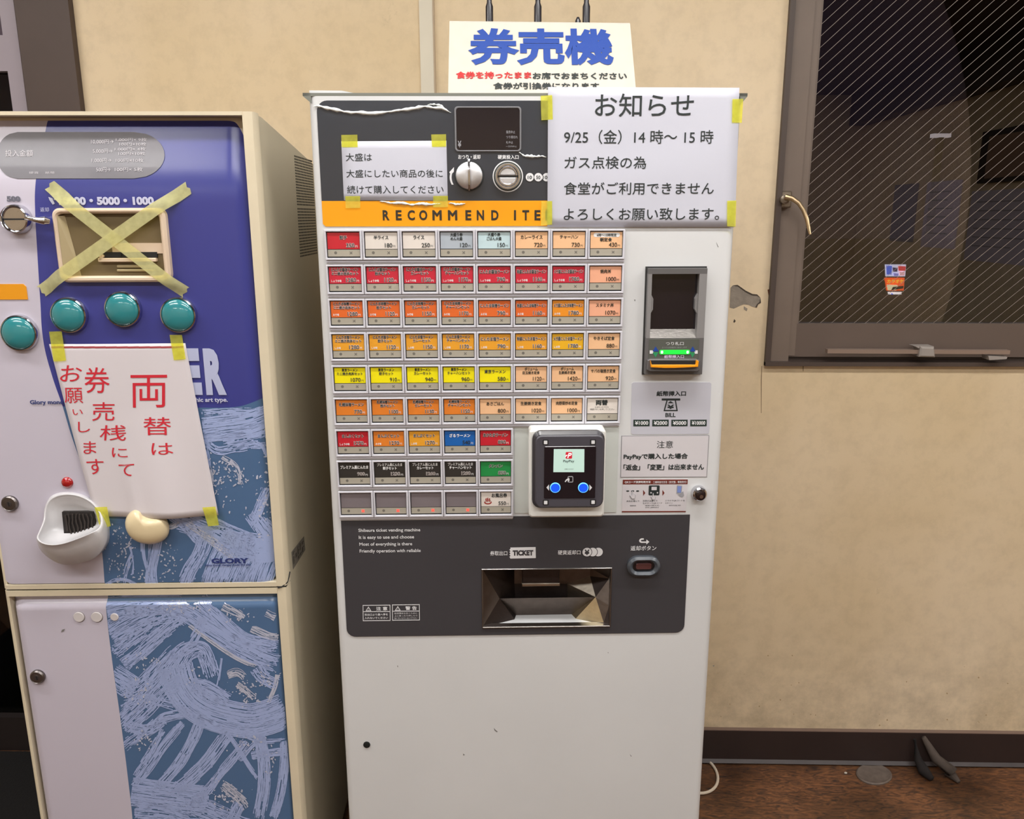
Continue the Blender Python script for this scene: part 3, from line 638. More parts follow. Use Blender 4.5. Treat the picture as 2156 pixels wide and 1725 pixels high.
for r_, row in enumerate(ROWS):
    for c_, (cl, t1, t2, pr, fv) in enumerate(row):
        off = Vector((c_*PW, 0, -r_*RP)); base = Vector(tm['_b'])+off
        f_ = place(bframe, first, tm, off); f_.location = off; f_['_b'] = list(Vector(tm['_b'])); f_['_b'] = list(tm['_b'])
        st_ = place(bstrip, first, f_, off); st_.parent = f_
        X0 = c_*PW; Z0 = -r_*RP
        # children are built in local button space: shift by the button's place
        def bx(mbx): mbx.v = [(x-X0, y, z-Z0) for x, y, z in mbx.v]; return mbx
        if cl not in cards:
            mb = MB(); mb.box(4.4*mm, 53.9*mm, yC, -0.0036, -29.2*mm, -4.0*mm, mat('card_'+cl, C_[cl], 0.30, coat=0.35, var=0.03, vscale=60)); o = mb.build('menu_card', f_, smooth=False); cards[cl] = o
        else:
            o = cards[cl].copy(); COL.objects.link(o); o.parent = f_
        mb = MB(); y1 = yC-0.00025
        dark = cl == 'black' or cl == 'blue'; outl = cl in ('red', 'crimson', 'orange', 'amber', 'orange2', 'gold', 'brown', 'green')
        ink = RIM2 if dark else (BI if cl in ('peach', 'salmon') else INKG)
        def put(s, x0, x1, z0, z1, m=None, bd=0.025, ol=True):
            if outl and ol: mb.text(s, x0-0.0003, x1+0.0003, z0-0.0003, z1+0.0003, y1, OUTL, bd+0.04)
            mb.text(s, x0, x1, z0, z1, y1-0.0003, m or ink, bd)
        def cen(s, wc, zt, zb_, mx=46): wv = min(len(s)*wc, mx)*mm; put(s, 29.1*mm-wv/2, 29.1*mm+wv/2, zb_*mm, zt*mm)
        if r_ == 0 and c_ == 7:
            mb.prism(rr(9*mm, 50*mm, -12*mm, -5.5*mm, 3*mm, 3), y1, yC, RIM2); mb.text(t1, 14*mm, 45*mm, -11.2*mm, -6.6*mm, y1-0.0003, INKG, 0.02)
            mb.text(t2, 19*mm, 38*mm, -19*mm, -13*mm, y1-0.0001, BI, 0.03)
        elif t1 == '両替':
            mb.text(t1, 18*mm, 38*mm, -15.8*mm, -6.5*mm, y1, INKG, 0.04); mb.text('お金を入れてから', 17*mm, 39*mm, -20*mm, -17.3*mm, y1, INKG, 0.0); mb.text('両替ボタンを押してください', 9.5*mm, 49*mm, -24*mm, -21*mm, y1, INKG, 0.0)
        elif t1 == 'お風呂券':
            put(t1, 22*mm, 48*mm, -13.5*mm, -6*mm)
            mb.text('♨', 9.5*mm, 22*mm, -25.5*mm, -13.5*mm, y1, mat('bath_mark_red', (150, 40, 36), 0.5), 0.0)
        elif t1 and t2:
            one = 4.25 if len(t1) < 9 else 4.15
            cen(t1, 4.9 if len(t1) < 5 else one, -5.0, -10.6); cen(t2, 4.6, -11.2, -16.6)
        elif t1:
            cen(t1, 5.7 if len(t1) <= 6 else 5.0, -8.6, -14.8, 46)
        if pr:
            wv = len(pr)*4.25-(1.4*pr.count('1')); mb_x1 = 46.0
            zz = (-27.2, -20.6) if len(t2) and r_ else (-27.0, -20.4)
            pi = OUTL if dark else ink
            if cl == 'black':
                mb.text(pr, (mb_x1-wv)*mm, mb_x1*mm, zz[0]*mm, zz[1]*mm, y1, OUTL, 0.045); mb.text(pr, (mb_x1-wv+0.3)*mm, (mb_x1-0.3)*mm, (zz[0]+0.3)*mm, (zz[1]-0.3)*mm, y1-0.0003, MATS['card_black'], 0.0)
            else: put(pr, (mb_x1-wv)*mm, mb_x1*mm, zz[0]*mm, zz[1]*mm, pi if cl != 'blue' else INKG, 0.012)
            mb.text('円', 47*mm, 50.6*mm, zz[0]*mm, (zz[0]+3.4)*mm, y1, RIM2 if (outl or dark) else ink, 0.0)
        if fv: mb.text(fv, 7.2*mm, (7.2+3.2*len(fv))*mm, -27.2*mm, -23.2*mm, y1, RIM2, 0.02)
        if r_ == 8 and c_ < 4:
            mb.text('×', 37.6*mm, 42.8*mm, -37.8*mm, -32.6*mm, y1, LITX, 0.05)
        if mb.v:
            o = mb.build('lettering', f_, base=None)   # vertices are button-local here
        first = False
# (button-local lettering, cards and strips all sit in the space of their button, whose own base is the machine's)

# blank panel and card reader
BP = mat('white_panel', (196, 200, 196), 0.4)
mb = MB(); mb.prism(prr((1083, 893, 1300.5, 1080), 0.002, fr='F'), -0.0012, 0, BP, 0.0005); mb.build('blank_panel', tm)
RM = mat('reader_mount_white', (226, 226, 222), 0.4)
yM, yR = -0.038, -0.052
mb = MB(); mb.prism(prr((1114, 905, 1274, 1090), 0.006, yM), yM, 0.0, RM, 0.003); rmt = mb.build('card_reader', tm, label='cashless payment reader in a white mount')
RB = mat('reader_body', (52, 50, 56), 0.38, coat=0.3)
mb = MB(); mb.prism(prr((1121, 910, 1273, 1073), 0.014, yR), yR+0.003, yM+0.0005, RB, 0.005)
mb.prism(prr((1127, 917, 1271, 1069), 0.011, yR), yR, yR+0.004, mat('reader_face', (72, 70, 78), 0.4), 0.002); rb_ = mb.build('reader_body', rmt)
mb = MB(); mb.prism(prr((1145.5, 940, 1254, 1049.5), 0.002, yR), yR-0.0008, yR+0.001, BLACKG, 0.0004); mb.build('reader_glass', rmt)
y_ = yR-0.0012
mb = MB(); mb.prism([U(a, b, y_) for a, b in ((1166, 946), (1230.5, 946), (1230, 994.5), (1165, 994.5))], y_, yR, emi('screen_mint', (178, 206, 196), 0.38), 0)
mb.prism(prr((1191, 952, 1204.5, 966), 0.0015, y_), y_-0.0002, y_, emi('screen_red', (180, 26, 44), 0.5))
mb.tpx('P', (1194.5, 954, 1201.5, 964.5), y_-0.0004, emi('screen_white', (240, 240, 240), 0.7), 0.02, y_, slant=0.25)
mb.prism([U(a, b, y_) for a, b in ((1190.5, 960), (1194, 957.5), (1195, 958.5), (1191, 962))], y_-0.0004, y_, MATS['screen_white'])
SI = mat('screen_ink', (40, 60, 60), 0.5)
mb.tpx('PayPay', (1186, 968.5, 1209, 975), y_-0.0003, SI, 0.01, y_); mb.tpx('ご利用いただけます', (1188, 986.5, 1207.5, 989.5), y_-0.0003, SI, 0.0, y_); mb.build('screen', rmt)
mb = MB()
for a, b in ((1148.8, 932), (1248.8, 931.5), (1149, 1058.8), (1248.8, 1058)):
    mb.prism(prr((a-6, b-5.5, a+6, b+5.5), 0.001, y_), yR-0.0004, yR, BLACK); mb.prism(prr((a-3.6, b-3.6, a+3.6, b+3.6), 0.0006, y_), yR-0.0008, yR, PWH)
mb.build('corner_marks', rmt)
for a, tri in ((1169, -1), (1228, 1)):
    x, z = U(a, 1027, y_); mb = MB()
    mb.lathe(x, z, [(0.0084, yR), (0.0084, yR-0.002), (0.0073, yR-0.0026)], emi('blue_led_rim', (90, 170, 255), 1.6), 28, cap1=False)
    mb.lathe(x, z, [(0.0073, yR-0.0024), (0.0073, yR-0.0026)], emi('blue_led', (8, 60, 255), 1.5), 28); mb.build('blue_button', rmt)
    mb = MB(); mb.prism([U(a+tri*13, 1020.5, y_), U(a+tri*18.5, 1027, y_), U(a+tri*13, 1033.5, y_)], y_-0.0002, yR, PWH); mb.build('arrow_mark', rmt)
mb = MB()
pth = [(1190, 1014.5), (1193, 1010), (1197, 1007.5), (1198, 1012), (1202, 1016)]
mb.ring(prr((1195, 1003, 1207, 1016.5), 0.0022, y_), prr((1196.8, 1004.8, 1205.2, 1014.7), 0.0012, y_), y_, yR, GREYP)
mb.prism([U(a, b, y_) for a, b in ((1189, 1014.5), (1192, 1010), (1197, 1007), (1199, 1008), (1199, 1012), (1197, 1015), (1195.5, 1014), (1196.5, 1010.5), (1193.5, 1012), (1191, 1015.5))], y_-0.0003, yR, PWH); mb.build('contactless_mark', rmt)

# bill acceptor
BA = mat('acceptor_grey', (96, 94, 94), 0.4); BA2 = mat('acceptor_grey_light', (132, 130, 130), 0.35)
bx0, bz0, bx1, bz1 = pbox((1355, 561, 1482, 788), 0.0)
mb = MB(); yA = -0.016
def A(a, b, d=yA): return U(a, b, d)
x0, z0, x1, z1 = bx0, bz0, bx1, bz1
mb.ring([(x0, z1), (x0, z0), (x1, z0), (x1, z1)], [(x0+0.0025, z1-0.0025), (x0+0.0025, z0+0.0025), (x1-0.0025, z0+0.0025), (x1-0.0025, z1-0.0025)], -0.002, 0, mat('acceptor_gasket', (50, 50, 50), 0.5))
ba = mb.build('bill_acceptor', tm)
wz1_ = A(1418, 577)[1]; wz0_ = A(1418, 712)[1]; gx0_, gx1_ = x0+0.0025, x1-0.0025
wa, wb = A(1371, 640)[0], A(1470, 640)[0]
mb = MB()
mb.box(gx0_, gx1_, yA, 0, wz1_, z1-0.0025, BA); mb.box(gx0_, wa, yA, 0, wz0_, wz1_, BA2); mb.box(wb, gx1_, yA, 0, wz0_, wz1_, BA2)
mb.box(gx0_, gx1_, yA, 0, z0+0.0025, wz0_, BA); mb.build('bezel', ba, smooth=False)
mb = MB(); za = A(1418, 693, -0.003)[1]
n_a, n_b, n_c, n_d = U(1418, 618, -0.003)[1], U(1418, 628, -0.003)[1], U(1418, 650, -0.003)[1], U(1418, 660, -0.003)[1]
mb.prism([(wa, za), (wb, za), (wb, n_d), (wb-0.003, n_c), (wb-0.003, n_b), (wb, n_a), (wb, wz1_), (wa, wz1_), (wa, n_a), (wa+0.003, n_b), (wa+0.003, n_c), (wa, n_d)], -0.003, 0, BLACKG)
for pz, sgn in ((wa, 1), (wb, -1)):
    mb.prism([(pz, n_a), (pz+sgn*0.004, n_b), (pz+sgn*0.004, n_c), (pz, n_d)], -0.012, 0, BA2)
mb.build('dark_window', ba, smooth=False)
mb = MB(); mb.add([(wa, -0.003, za), (wb, -0.003, za), (wb, yA, wz0_), (wa, yA, wz0_)], [(0, 1, 2, 3)], STEEL); mb.build('ledge', ba, smooth=False)
LP = mat('label_plate_grey', (84, 86, 80), 0.45)
mb = MB(); mb.prism(prr((1366, 713.5, 1471, 757), 0.001, yA), yA-0.0008, yA, LP, 0.0003); lpl = mb.build('label_plate', ba)
y_ = yA-0.0011
mb = MB(); mb.tpx('つり札口', (1402, 720, 1439.5, 727.2), y_, PWH, 0.005, y_); mb.tpx('おつりは自動的に放出します', (1394, 730, 1446, 733.6), y_, GREYP, 0.0, y_); mb.tpx('紙幣挿入口', (1398.5, 747.3, 1440, 754.8), y_, mat('lilac_print', (214, 190, 220), 0.5), 0.02, y_)
for s_ in (0, 78):
    mb.prism([A(1374+s_, 740.3, y_), A(1387+s_, 740.3, y_), A(1380.5+s_, 729.8, y_)], y_, yA, BLUEP); mb.prism([A(1374+s_, 742, y_), A(1386.5+s_, 742, y_), A(1380+s_, 753, y_)], y_, yA, mat('green_print', (40, 140, 90), 0.5))
mb.prism([A(a, b, y_) for a, b in ((1368, 738), (1374, 738), (1376, 741), (1374, 745), (1368, 745))], y_, yA, PWH); mb.prism([A(a, b, y_) for a, b in ((1463, 738), (1469, 738), (1469, 745), (1463, 745), (1462, 741))], y_, yA, PWH)
mb.build('lettering', ba)
mb = MB(); mb.prism(prr((1389, 737.3, 1452, 745.8), 0.0018, y_), y_-0.001, yA, emi('green_led_core', (20, 225, 50), 1.3)); 
for a in (1393.5, 1447.5): mb.prism(prr((a-2.3, 738.6, a+2.3, 744.4), 0.001, y_), y_-0.0013, yA, emi('green_led_hot', (190, 255, 210), 1.6))
mb.build('green_light_bar', ba)
yO = -0.030
mb = MB(); mb.prism([A(a, b, yO+0.004) for a, b in ((1364, 760), (1370, 757), (1467, 757), (1474, 760), (1474, 780), (1470, 783), (1368, 783), (1363, 780))], yO+0.006, yA, BA, 0.001)
mb.build('mouth_housing', ba)
OR = mat('acceptor_orange', (246, 158, 20), 0.35); yy = yO
mb = MB(); mb.prism([A(a, b, yy) for a, b in ((1370, 759), (1372.5, 768.5), (1464.5, 768.5), (1467, 758.5), (1471.5, 761), (1470, 773), (1440, 774.5), (1420, 775.2), (1400, 775.3), (1371, 774))], yy, yO+0.006, OR, 0.0006)
mb.build('orange_mouth', ba)
mb = MB(); mb.prism([A(a, b, yy) for a, b in ((1373, 761), (1465, 761), (1464.5, 768.5), (1372.5, 768.5))], yy+0.003, yO+0.006, BLACK); mb.build('bill_slot', ba, smooth=False)

# stickers
def sticker(b, m, nm, r_=0.003, y_=-0.0006, quad=None, lab=None):
    mb = MB(); mb.prism([U(*p) for p in quad] if quad else prr(b, r_), y_, 0, m); return mb.build(nm, tm, smooth=False, label=lab)
SG = mat('lilac_grey_sticker', (190, 190, 200), 0.5)
s1 = sticker(None, SG, 'bill_sticker', quad=[(1333, 805), (1494, 805), (1497.5, 808), (1493, 911), (1490, 914), (1332, 915), (1328.5, 912), (1330, 808)])
mb = MB(); y_ = -0.0009; K = INKG
mb.tpx('紙幣挿入口', (1382, 823.2, 1444.2, 834.2), y_, K, 0.035); mb.tpx('BILL', (1400.7, 869.4, 1422.3, 878.2), y_, K, 0.03)
mb.prism([U(a, b) for a, b in ((1393, 839), (1432, 839), (1432, 843.3), (1393, 843.3))], y_, 0, K)
mb.ring([U(a, b) for a, b in ((1403, 843), (1423, 843), (1427, 865.7), (1396.8, 865.7))], [U(a, b) for a, b in ((1405.5, 843.3), (1420.5, 843.3), (1424, 863.2), (1400, 863.2))], y_, 0, K)
mb.prism([U(a, b) for a, b in ((1411.5, 844.5), (1418.5, 849), (1405.5, 849))], y_, 0, K)
mb.tpx('¥', (1404, 852, 1419.5, 861), y_, K, 0.04)
for (a, c), t_ in zip(((1333.5, 1367.6), (1373.2, 1407.7), (1413.3, 1447.6), (1453.2, 1487.7)), ('¥1000', '¥2000', '¥5000', '¥10000')):
    mb.prism([U(p, q) for p, q in ((a, 883.8), (c, 883.6), (c-0.2, 897.4), (a-0.2, 897.6))], y_, 0, mat('dark_green_box', (36, 52, 46), 0.5)); mb.tpx(t_, (a+3, 886.4, c-3, 894.6), y_-0.0003, PWH, 0.03)
mb.build('lettering', s1)
STW = mat('white_sticker', (206, 202, 206), 0.4)
s2 = sticker(None, mat('sticker_border', (140, 138, 142), 0.4), 'caution_sticker', quad=[(1308.3, 917.5), (1493.2, 916.5), (1488.4, 1004.8), (1306, 1005.5)])
mb = MB(); mb.prism([U(a, b) for a, b in ((1309.6, 918.8), (1491.8, 917.8), (1487, 1003.6), (1307.2, 1004.2))], -0.0009, 0, STW); mb.build('sticker_face', s2, smooth=False)
mb = MB(); y_ = -0.0012; mb.tpx('注意', (1382.6, 928, 1416.8, 943.2), y_, K, 0.0); mb.tpx('PayPayで購入した場合', (1312.6, 954.6, 1448, 968.2), y_, K, 0.035); mb.tpx('「返金」「変更」は出来ません', (1312.4, 977, 1482, 990), y_, K, 0.035); mb.build('lettering', s2)
s3 = sticker(None, STW, 'payment_steps_sticker', quad=[(1311, 1009.5), (1448, 1009), (1444, 1078.5), (1309, 1079)])
mb = MB(); y_ = -0.0009; BR = mat('maroon_print', (110, 44, 34), 0.5)
mb.prism([U(a, b) for a, b in ((1311.3, 1010), (1447.8, 1009.6), (1447.4, 1019.3), (1311, 1019.8))], y_, 0, BR); mb.prism([U(a, b) for a, b in ((1309.3, 1076.2), (1443.7, 1075.9), (1443.6, 1078.2), (1309.2, 1078.6))], y_, 0, BR)
mb.tpx('QRコード決済利用方法', (1315, 1012.3, 1369.5, 1017.8), y_-0.0003, PWH, 0.03); mb.tpx('二维码支付方法（支付宝、微信支付）', (1374.5, 1012.3, 1445, 1017.6), y_-0.0003, PWH, 0.01)
for a in (1354, 1394.5): mb.prism([U(a, 1031.5), U(a+4.5, 1038), U(a, 1044)], y_, 0, BR)
for a, b_, rx in ((1321.5, 1034, 3.6), (1332, 1034, 3.6), (1342.3, 1034, 3.6)): x, z = U(a, b_); mb.prism(oval(x, z, rx*0.00074, 0.0012, 14), y_, 0, K)
mb.prism(prr((1365.5, 1022, 1388.5, 1043), 0.002), y_, 0, K); mb.prism(prr((1371.5, 1025, 1382.5, 1032), 0.0006), y_-0.0003, 0, STW)
for a in (1370.5, 1384): x, z = U(a, 1037.5); mb.prism(oval(x, z, 0.0013, 0.0013, 12), y_-0.0003, 0, STW)
def hand(ax, ay, s=1.0):
    P = [(0, 0), (2.2, 0), (2.6, 7), (5, 8), (8.5, 10), (8, 15), (6, 19), (-1, 19), (-4, 14), (-6, 11), (-4.5, 10), (-1.5, 12), (-0.6, 8)]
    mb.prism([U(ax+a*s, ay+b*s) for a, b in P], y_-0.0005, 0, GREYP); mb.prism([U(ax+0.6*s+a*s*0.8, ay+0.8+b*s*0.9) for a, b in P], y_-0.0007, 0, STW)
hand(1330.5, 1033.5, 0.9); hand(1374, 1038, 0.75)
mb.prism([U(a, b) for a, b in ((1425, 1021.5), (1436, 1022.5), (1434.5, 1040.5), (1424, 1039.5))], y_, 0, GREYP); mb.prism([U(a, b) for a, b in ((1426.5, 1023.5), (1434.4, 1024.2), (1433.2, 1037.5), (1425.6, 1036.8))], y_-0.0003, 0, mat('phone_screen_print', (120, 140, 200), 0.5))
mb.prism([U(a, b) for a, b in ((1427, 1040), (1432, 1039), (1438, 1034), (1440, 1043), (1436, 1047), (1430, 1044))], y_-0.0003, 0, GREYP)
for t_, b_ in (('商品を選んで', (1319, 1053.3, 1346, 1057)), ('选择商品', (1326, 1063.3, 1339, 1066)), ('決済方法選んで', (1353, 1052.5, 1384, 1056.5)), ('左ボタンでQRコード', (1353, 1057.5, 1394, 1061.5)), ('选择付款方式，', (1358, 1063, 1389, 1065.6)), ('点击二维码支付', (1358, 1067, 1387, 1069.6)), ('スマホでQRコードを', (1400, 1052.3, 1441.5, 1056)), ('スキャン', (1400, 1057.6, 1416, 1061)), ('使用手机扫描二维码', (1408, 1062.8, 1433, 1065.3))): mb.tpx(t_, b_, y_, K, 0.0)
mb.build('pictogram_print', s3)
# lock
x, z = U(1473.3, 1041, -0.01)
mb = MB(); mb.lathe(x, z, [(0.0128, 0), (0.0128, -0.004), (0.0118, -0.011), (0.0095, -0.0135), (0.0088, -0.0135), (0.0082, -0.010)], CHROME, 36); lk = mb.build('door_lock', tm)
x, z = U(1475, 1044, -0.012)
mb = MB(); mb.lathe(x, z, [(0.0078, -0.010), (0.0078, -0.0142), (0.0068, -0.0148)], mat('lock_core_dark', (58, 46, 44), 0.3, metal=0.7), 28); mb.lathe(x+0.001, z-0.001, [(0.0032, -0.0145), (0.0032, -0.0152)], CHROME, 16); mb.build('key_core', lk)
# lower dark panel
lx0, lx1 = 0.0018, 0.5915; lz1, lz0 = -0.4735, -0.693
mb = MB(); rl = 0.015
pts = [(lx1, lz1), (lx0, lz1)] + [(lx0+rl+rl*math.cos(R(a)), lz0+rl+rl*math.sin(R(a))) for a in range(180, 271, 15)] + [(lx1-rl+rl*math.cos(R(a)), lz0+rl+rl*math.sin(R(a))) for a in range(270, 361, 15)]
# keep the tray opening clear: left, right, top and bottom pieces of one sheet
def clipx(pts, a, b):
    out = []
    for i in range(len(pts)):
        p, q = pts[i], pts[(i+1) % len(pts)]
        if a <= p[0] <= b: out.append(p)
        for c in ((a, b) if p[0] < q[0] else (b, a)):
            if (p[0]-c)*(q[0]-c) < 0: t = (c-p[0])/(q[0]-p[0]); out.append((c, p[1]+t*(q[1]-p[1])))
    return out
mb.prism(clipx(pts, -1, hx0), -0.0015, 0.0, DARK); mb.prism(clipx(pts, hx1, 2), -0.0015, 0.0, DARK)
mb.box(hx0, hx1, -0.0015, 0, hz1, lz1, DARK); mb.box(hx0, hx1, -0.0015, 0, lz0, hz0, DARK)
lp_ = mb.build('lower_panel', tm, smooth=False)
mb = MB(); y_ = -0.0018
for t_, b_ in (('Shibaura ticket vending machine', (755, 1112.3, 885, 1121)), ('It is easy to use and choose', (755.7, 1127, 872, 1136)), ('Most of everything is there', (757, 1141.5, 868, 1150.3)), ('Friendly operation with reliable', (757.5, 1155.8, 886, 1164.6)), ('券取出口', (1032, 1159.7, 1068, 1169.3)), ('硬貨返却口', (1174.5, 1158, 1222, 1167.5)), ('返却ボタン', (1327.3, 1148.8, 1381.5, 1158.8))): mb.tpx(t_, b_, y_, PWH, 0.012)
zs = [U(a, b) for a, b in ((1074.5, 1152.5), (1127.6, 1151.5), (1128, 1174.5), (1074.5, 1175.6), (1072.5, 1172), (1075, 1170), (1072.5, 1167), (1075, 1165), (1072.5, 1162), (1075, 1160), (1072.5, 1157), (1075, 1155))]
mb.prism(zs, y_, 0, PWH); mb.tpx('TICKET', (1079.3, 1157.7, 1122.7, 1169.2), y_-0.0003, DARK, 0.06)
for i, a in enumerate((1259.3, 1247.5, 1235.7)):
    x, z = U(a, 1161.8); mb.prism(oval(x, z, 0.0089, 0.0089, 32), y_-0.0002*i, 0, DARK); mb.prism(oval(x, z, 0.0078, 0.0078, 32), y_-0.0002*i-0.0001, 0, PWH)
mb.tpx('¥', (1230, 1156.3, 1241.2, 1167.6), y_-0.0008, DARK, 0.05)
x, z = U(1351, 1139.2)
mb.prism([U(a, b) for a, b in ((1366.8, 1140.5), (1360.5, 1146), (1360.5, 1142.6), (1350, 1142.6), (1346.6, 1141.3), (1345, 1138.5), (1346.6, 1134.8), (1350, 1133.2), (1355, 1133.2), (1355, 1136), (1351, 1136), (1349, 1137.2), (1349, 1138.8), (1351, 1139.8), (1360.5, 1139.8), (1360.5, 1135.5))], y_, 0, PWH)
for a0, b0, hd, l1, l2, l3 in ((764, 1273.6, '注 意', '取出口より奥へ手を', '入れないでください', ''), (825.7, 1272.6, '警 告', '転倒事故を防ぐために', '上に乗ったり押したり', '強く引いたりしないで下さい')):
    c0, d0 = a0+58, b0+33.5
    mb.ring([U(a, b) for a, b in ((a0, b0), (c0, b0-0.6), (c0+0.4, d0-0.6), (a0+0.4, d0))], [U(a, b) for a, b in ((a0+1.2, b0+1.2), (c0-1.2, b0+0.6), (c0-0.8, d0-1.8), (a0+1.6, d0-1.2))], y_, 0, PWH)
    mb.prism([U(a, b) for a, b in ((a0, b0+13.3), (c0, b0+12.9), (c0, b0+14.1), (a0, b0+14.5))], y_, 0, PWH)
    mb.ring([U(a, b) for a, b in ((a0+12, b0+3), (a0+18, b0+12.3), (a0+6, b0+12.3))], [U(a, b) for a, b in ((a0+12, b0+5.2), (a0+16, b0+11.3), (a0+8, b0+11.3))], y_, 0, PWH)
    mb.tpx('!', (a0+11.5, b0+6.5, a0+12.5, b0+10.8), y_, PWH, 0.0)
    mb.tpx(hd, (a0+28, b0+3.3, a0+52, b0+11.3), y_, PWH, 0.02)
    if l3: 
        for k, l in enumerate((l1, l2, l3)): mb.tpx(l, (a0+5, b0+16.3+5.2*k, a0+53, b0+19.8+5.2*k), y_, PWH, 0.0)
    else:
        for k, l in enumerate((l1, l2)): mb.tpx(l, (a0+4, b0+17.5+7*k, a0+53, b0+22.3+7*k), y_, PWH, 0.015)
mb.build('lettering', lp_)
# return button
mb = MB(); x, z = U(1355, 1192.5, -0.006)
cap = [(-0.0155, 0), ] 
def stad(cx, cz, rx, rz, n=10): return [(cx+(rx-rz)+rz*math.cos(R(a)), cz+rz*math.sin(R(a))) for a in range(-90, 91, 15)] + [(cx-(rx-rz)+rz*math.cos(R(a)), cz+rz*math.sin(R(a))) for a in range(90, 271, 15)]
mb.ring(stad(x, z, 0.0285, 0.0180), stad(x, z, 0.0190, 0.0098), -0.012, -0.0015, mat('button_surround', (74, 80, 88), 0.3, coat=0.4), 0.004); rbn = mb.build('return_button', tm)
mb = MB(); mb.prism(stad(x, z, 0.0192, 0.010), -0.004, -0.0015, BLACKG); mb.build('recess', rbn)
mb = MB(); mb.prism(rr(x-0.0135, x+0.0135, z-0.0056, z+0.0056, 0.0035), -0.008, -0.003, mat('dark_red_lens', (84, 48, 48), 0.2, coat=0.8), 0.001); mb.build('red_lens', rbn)
# ticket tray
mb = MB()
mb.ring([(hx0, hz1), (hx0, hz0), (hx1, hz0), (hx1, hz1)], [(hx0+0.002, hz1-0.002), (hx0+0.002, hz0+0.003), (hx1-0.002, hz0+0.003), (hx1-0.002, hz1-0.002)], -0.004, 0.01, STEEL, 0.0008); tr = mb.build('ticket_tray', tm)
def Z7(a, b, d): x, z = U(700+a/2.729, 1070+b/2.729, d); return (x, d, z)
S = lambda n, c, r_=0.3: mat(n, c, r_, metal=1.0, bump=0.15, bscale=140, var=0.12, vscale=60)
Sd, Sm, Sl, Sg = S('steel_shaded', (74, 66, 64), 0.5), S('steel_half_lit', (108, 98, 92), 0.4), S('steel_lit', (190, 180, 165)), S('steel_gold_lit', (235, 222, 190), 0.35)  # one steel, its lit and shaded facets put into the colour
b_, m_, f_ = 0.052, 0.024, 0.002
X0, X1, Z0, Z1 = hx0+0.001, hx1-0.001, hz0+0.001, hz1-0.001
P = dict(A=(X0, f_, Z1), B=(X1, f_, Z1), C=(X1, f_, Z0), D=(X0, f_, Z0), E=Z7(1045, 435, b_), E2=Z7(1050, 515, b_), F=Z7(1350, 435, b_), F2=Z7(1350, 512, b_), G=Z7(960, 520, m_), H=Z7(1512, 512, m_), I=Z7(1060, 622, 0.046), J=Z7(1372, 612, 0.046), K=Z7(1062, 662, 0.03), L=Z7(1380, 655, 0.03), Q=Z7(1480, 392, b_), T1=Z7(1045, 345, b_), T2=Z7(1480, 345, b_), N=Z7(1590, 405, 0.03), O_=Z7(1590, 560, 0.012), M_=Z7(1558, 658, 0.006))
def facet(k, m): mb.add([P[c] for c in k], [tuple(range(len(k)))], m)
mb = MB()
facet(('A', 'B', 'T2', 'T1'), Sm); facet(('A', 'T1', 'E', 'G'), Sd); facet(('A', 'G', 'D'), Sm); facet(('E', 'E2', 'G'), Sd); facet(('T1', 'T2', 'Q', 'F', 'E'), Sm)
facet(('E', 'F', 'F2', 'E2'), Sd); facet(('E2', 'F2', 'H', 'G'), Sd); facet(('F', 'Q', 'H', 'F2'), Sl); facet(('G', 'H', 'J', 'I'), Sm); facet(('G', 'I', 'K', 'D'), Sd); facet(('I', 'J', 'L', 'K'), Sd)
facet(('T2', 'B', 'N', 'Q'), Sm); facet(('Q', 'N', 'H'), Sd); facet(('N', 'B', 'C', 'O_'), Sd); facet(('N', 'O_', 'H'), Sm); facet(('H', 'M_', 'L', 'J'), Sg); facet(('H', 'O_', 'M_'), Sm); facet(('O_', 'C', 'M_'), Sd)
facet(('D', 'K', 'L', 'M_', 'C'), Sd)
mb.build('tray_pocket', tr, smooth=False)
mb = MB(); y_ = 0.022
mb.prism([U(700+a/2.729, 1070+b/2.729, y_) for a, b in ((1090, 345), (1305, 345), (1303, 432), (1092, 436))], y_, y_+0.02, Sd, 0.001)
mb.prism([U(700+a/2.729, 1070+b/2.729, y_) for a, b in ((1088, 432), (1306, 430), (1306, 447), (1088, 450))], y_-0.002, y_+0.02, Sl, 0.001); mb.build('ticket_chute', tr)
# small marks
x, z = U(772.3, 1568); mb = MB(); mb.lathe(x, z, [(0.0062, 0), (0.0062, -0.0015), (0.005, -0.002)], mat('dark_screw', (44, 48, 48), 0.4, metal=0.5), 20); mb.build('screw', tm)
SM = mat('scuff_mark', (120, 118, 116), 0.6)
for pts in ([(1040, 1533), (1043, 1537), (1048, 1541), (1046, 1542), (1041, 1538)], [(1326, 1588), (1330, 1593), (1328, 1593)], [(975, 1587), (979, 1590), (975, 1591)], [(1500, 1402), (1504, 1401), (1503, 1404)], [(836, 1402), (838, 1402), (838, 1406)], [(1279, 1374), (1281, 1374), (1281, 1376)], [(1335, 631), (1338, 631), (1337, 635)], [(1508, 510), (1510, 514), (1513, 521), (1511, 520)]):
    mb = MB(); mb.prism([U(a, b) for a, b in pts], -0.0003, 0, SM); mb.build('scuff', tm, smooth=False)

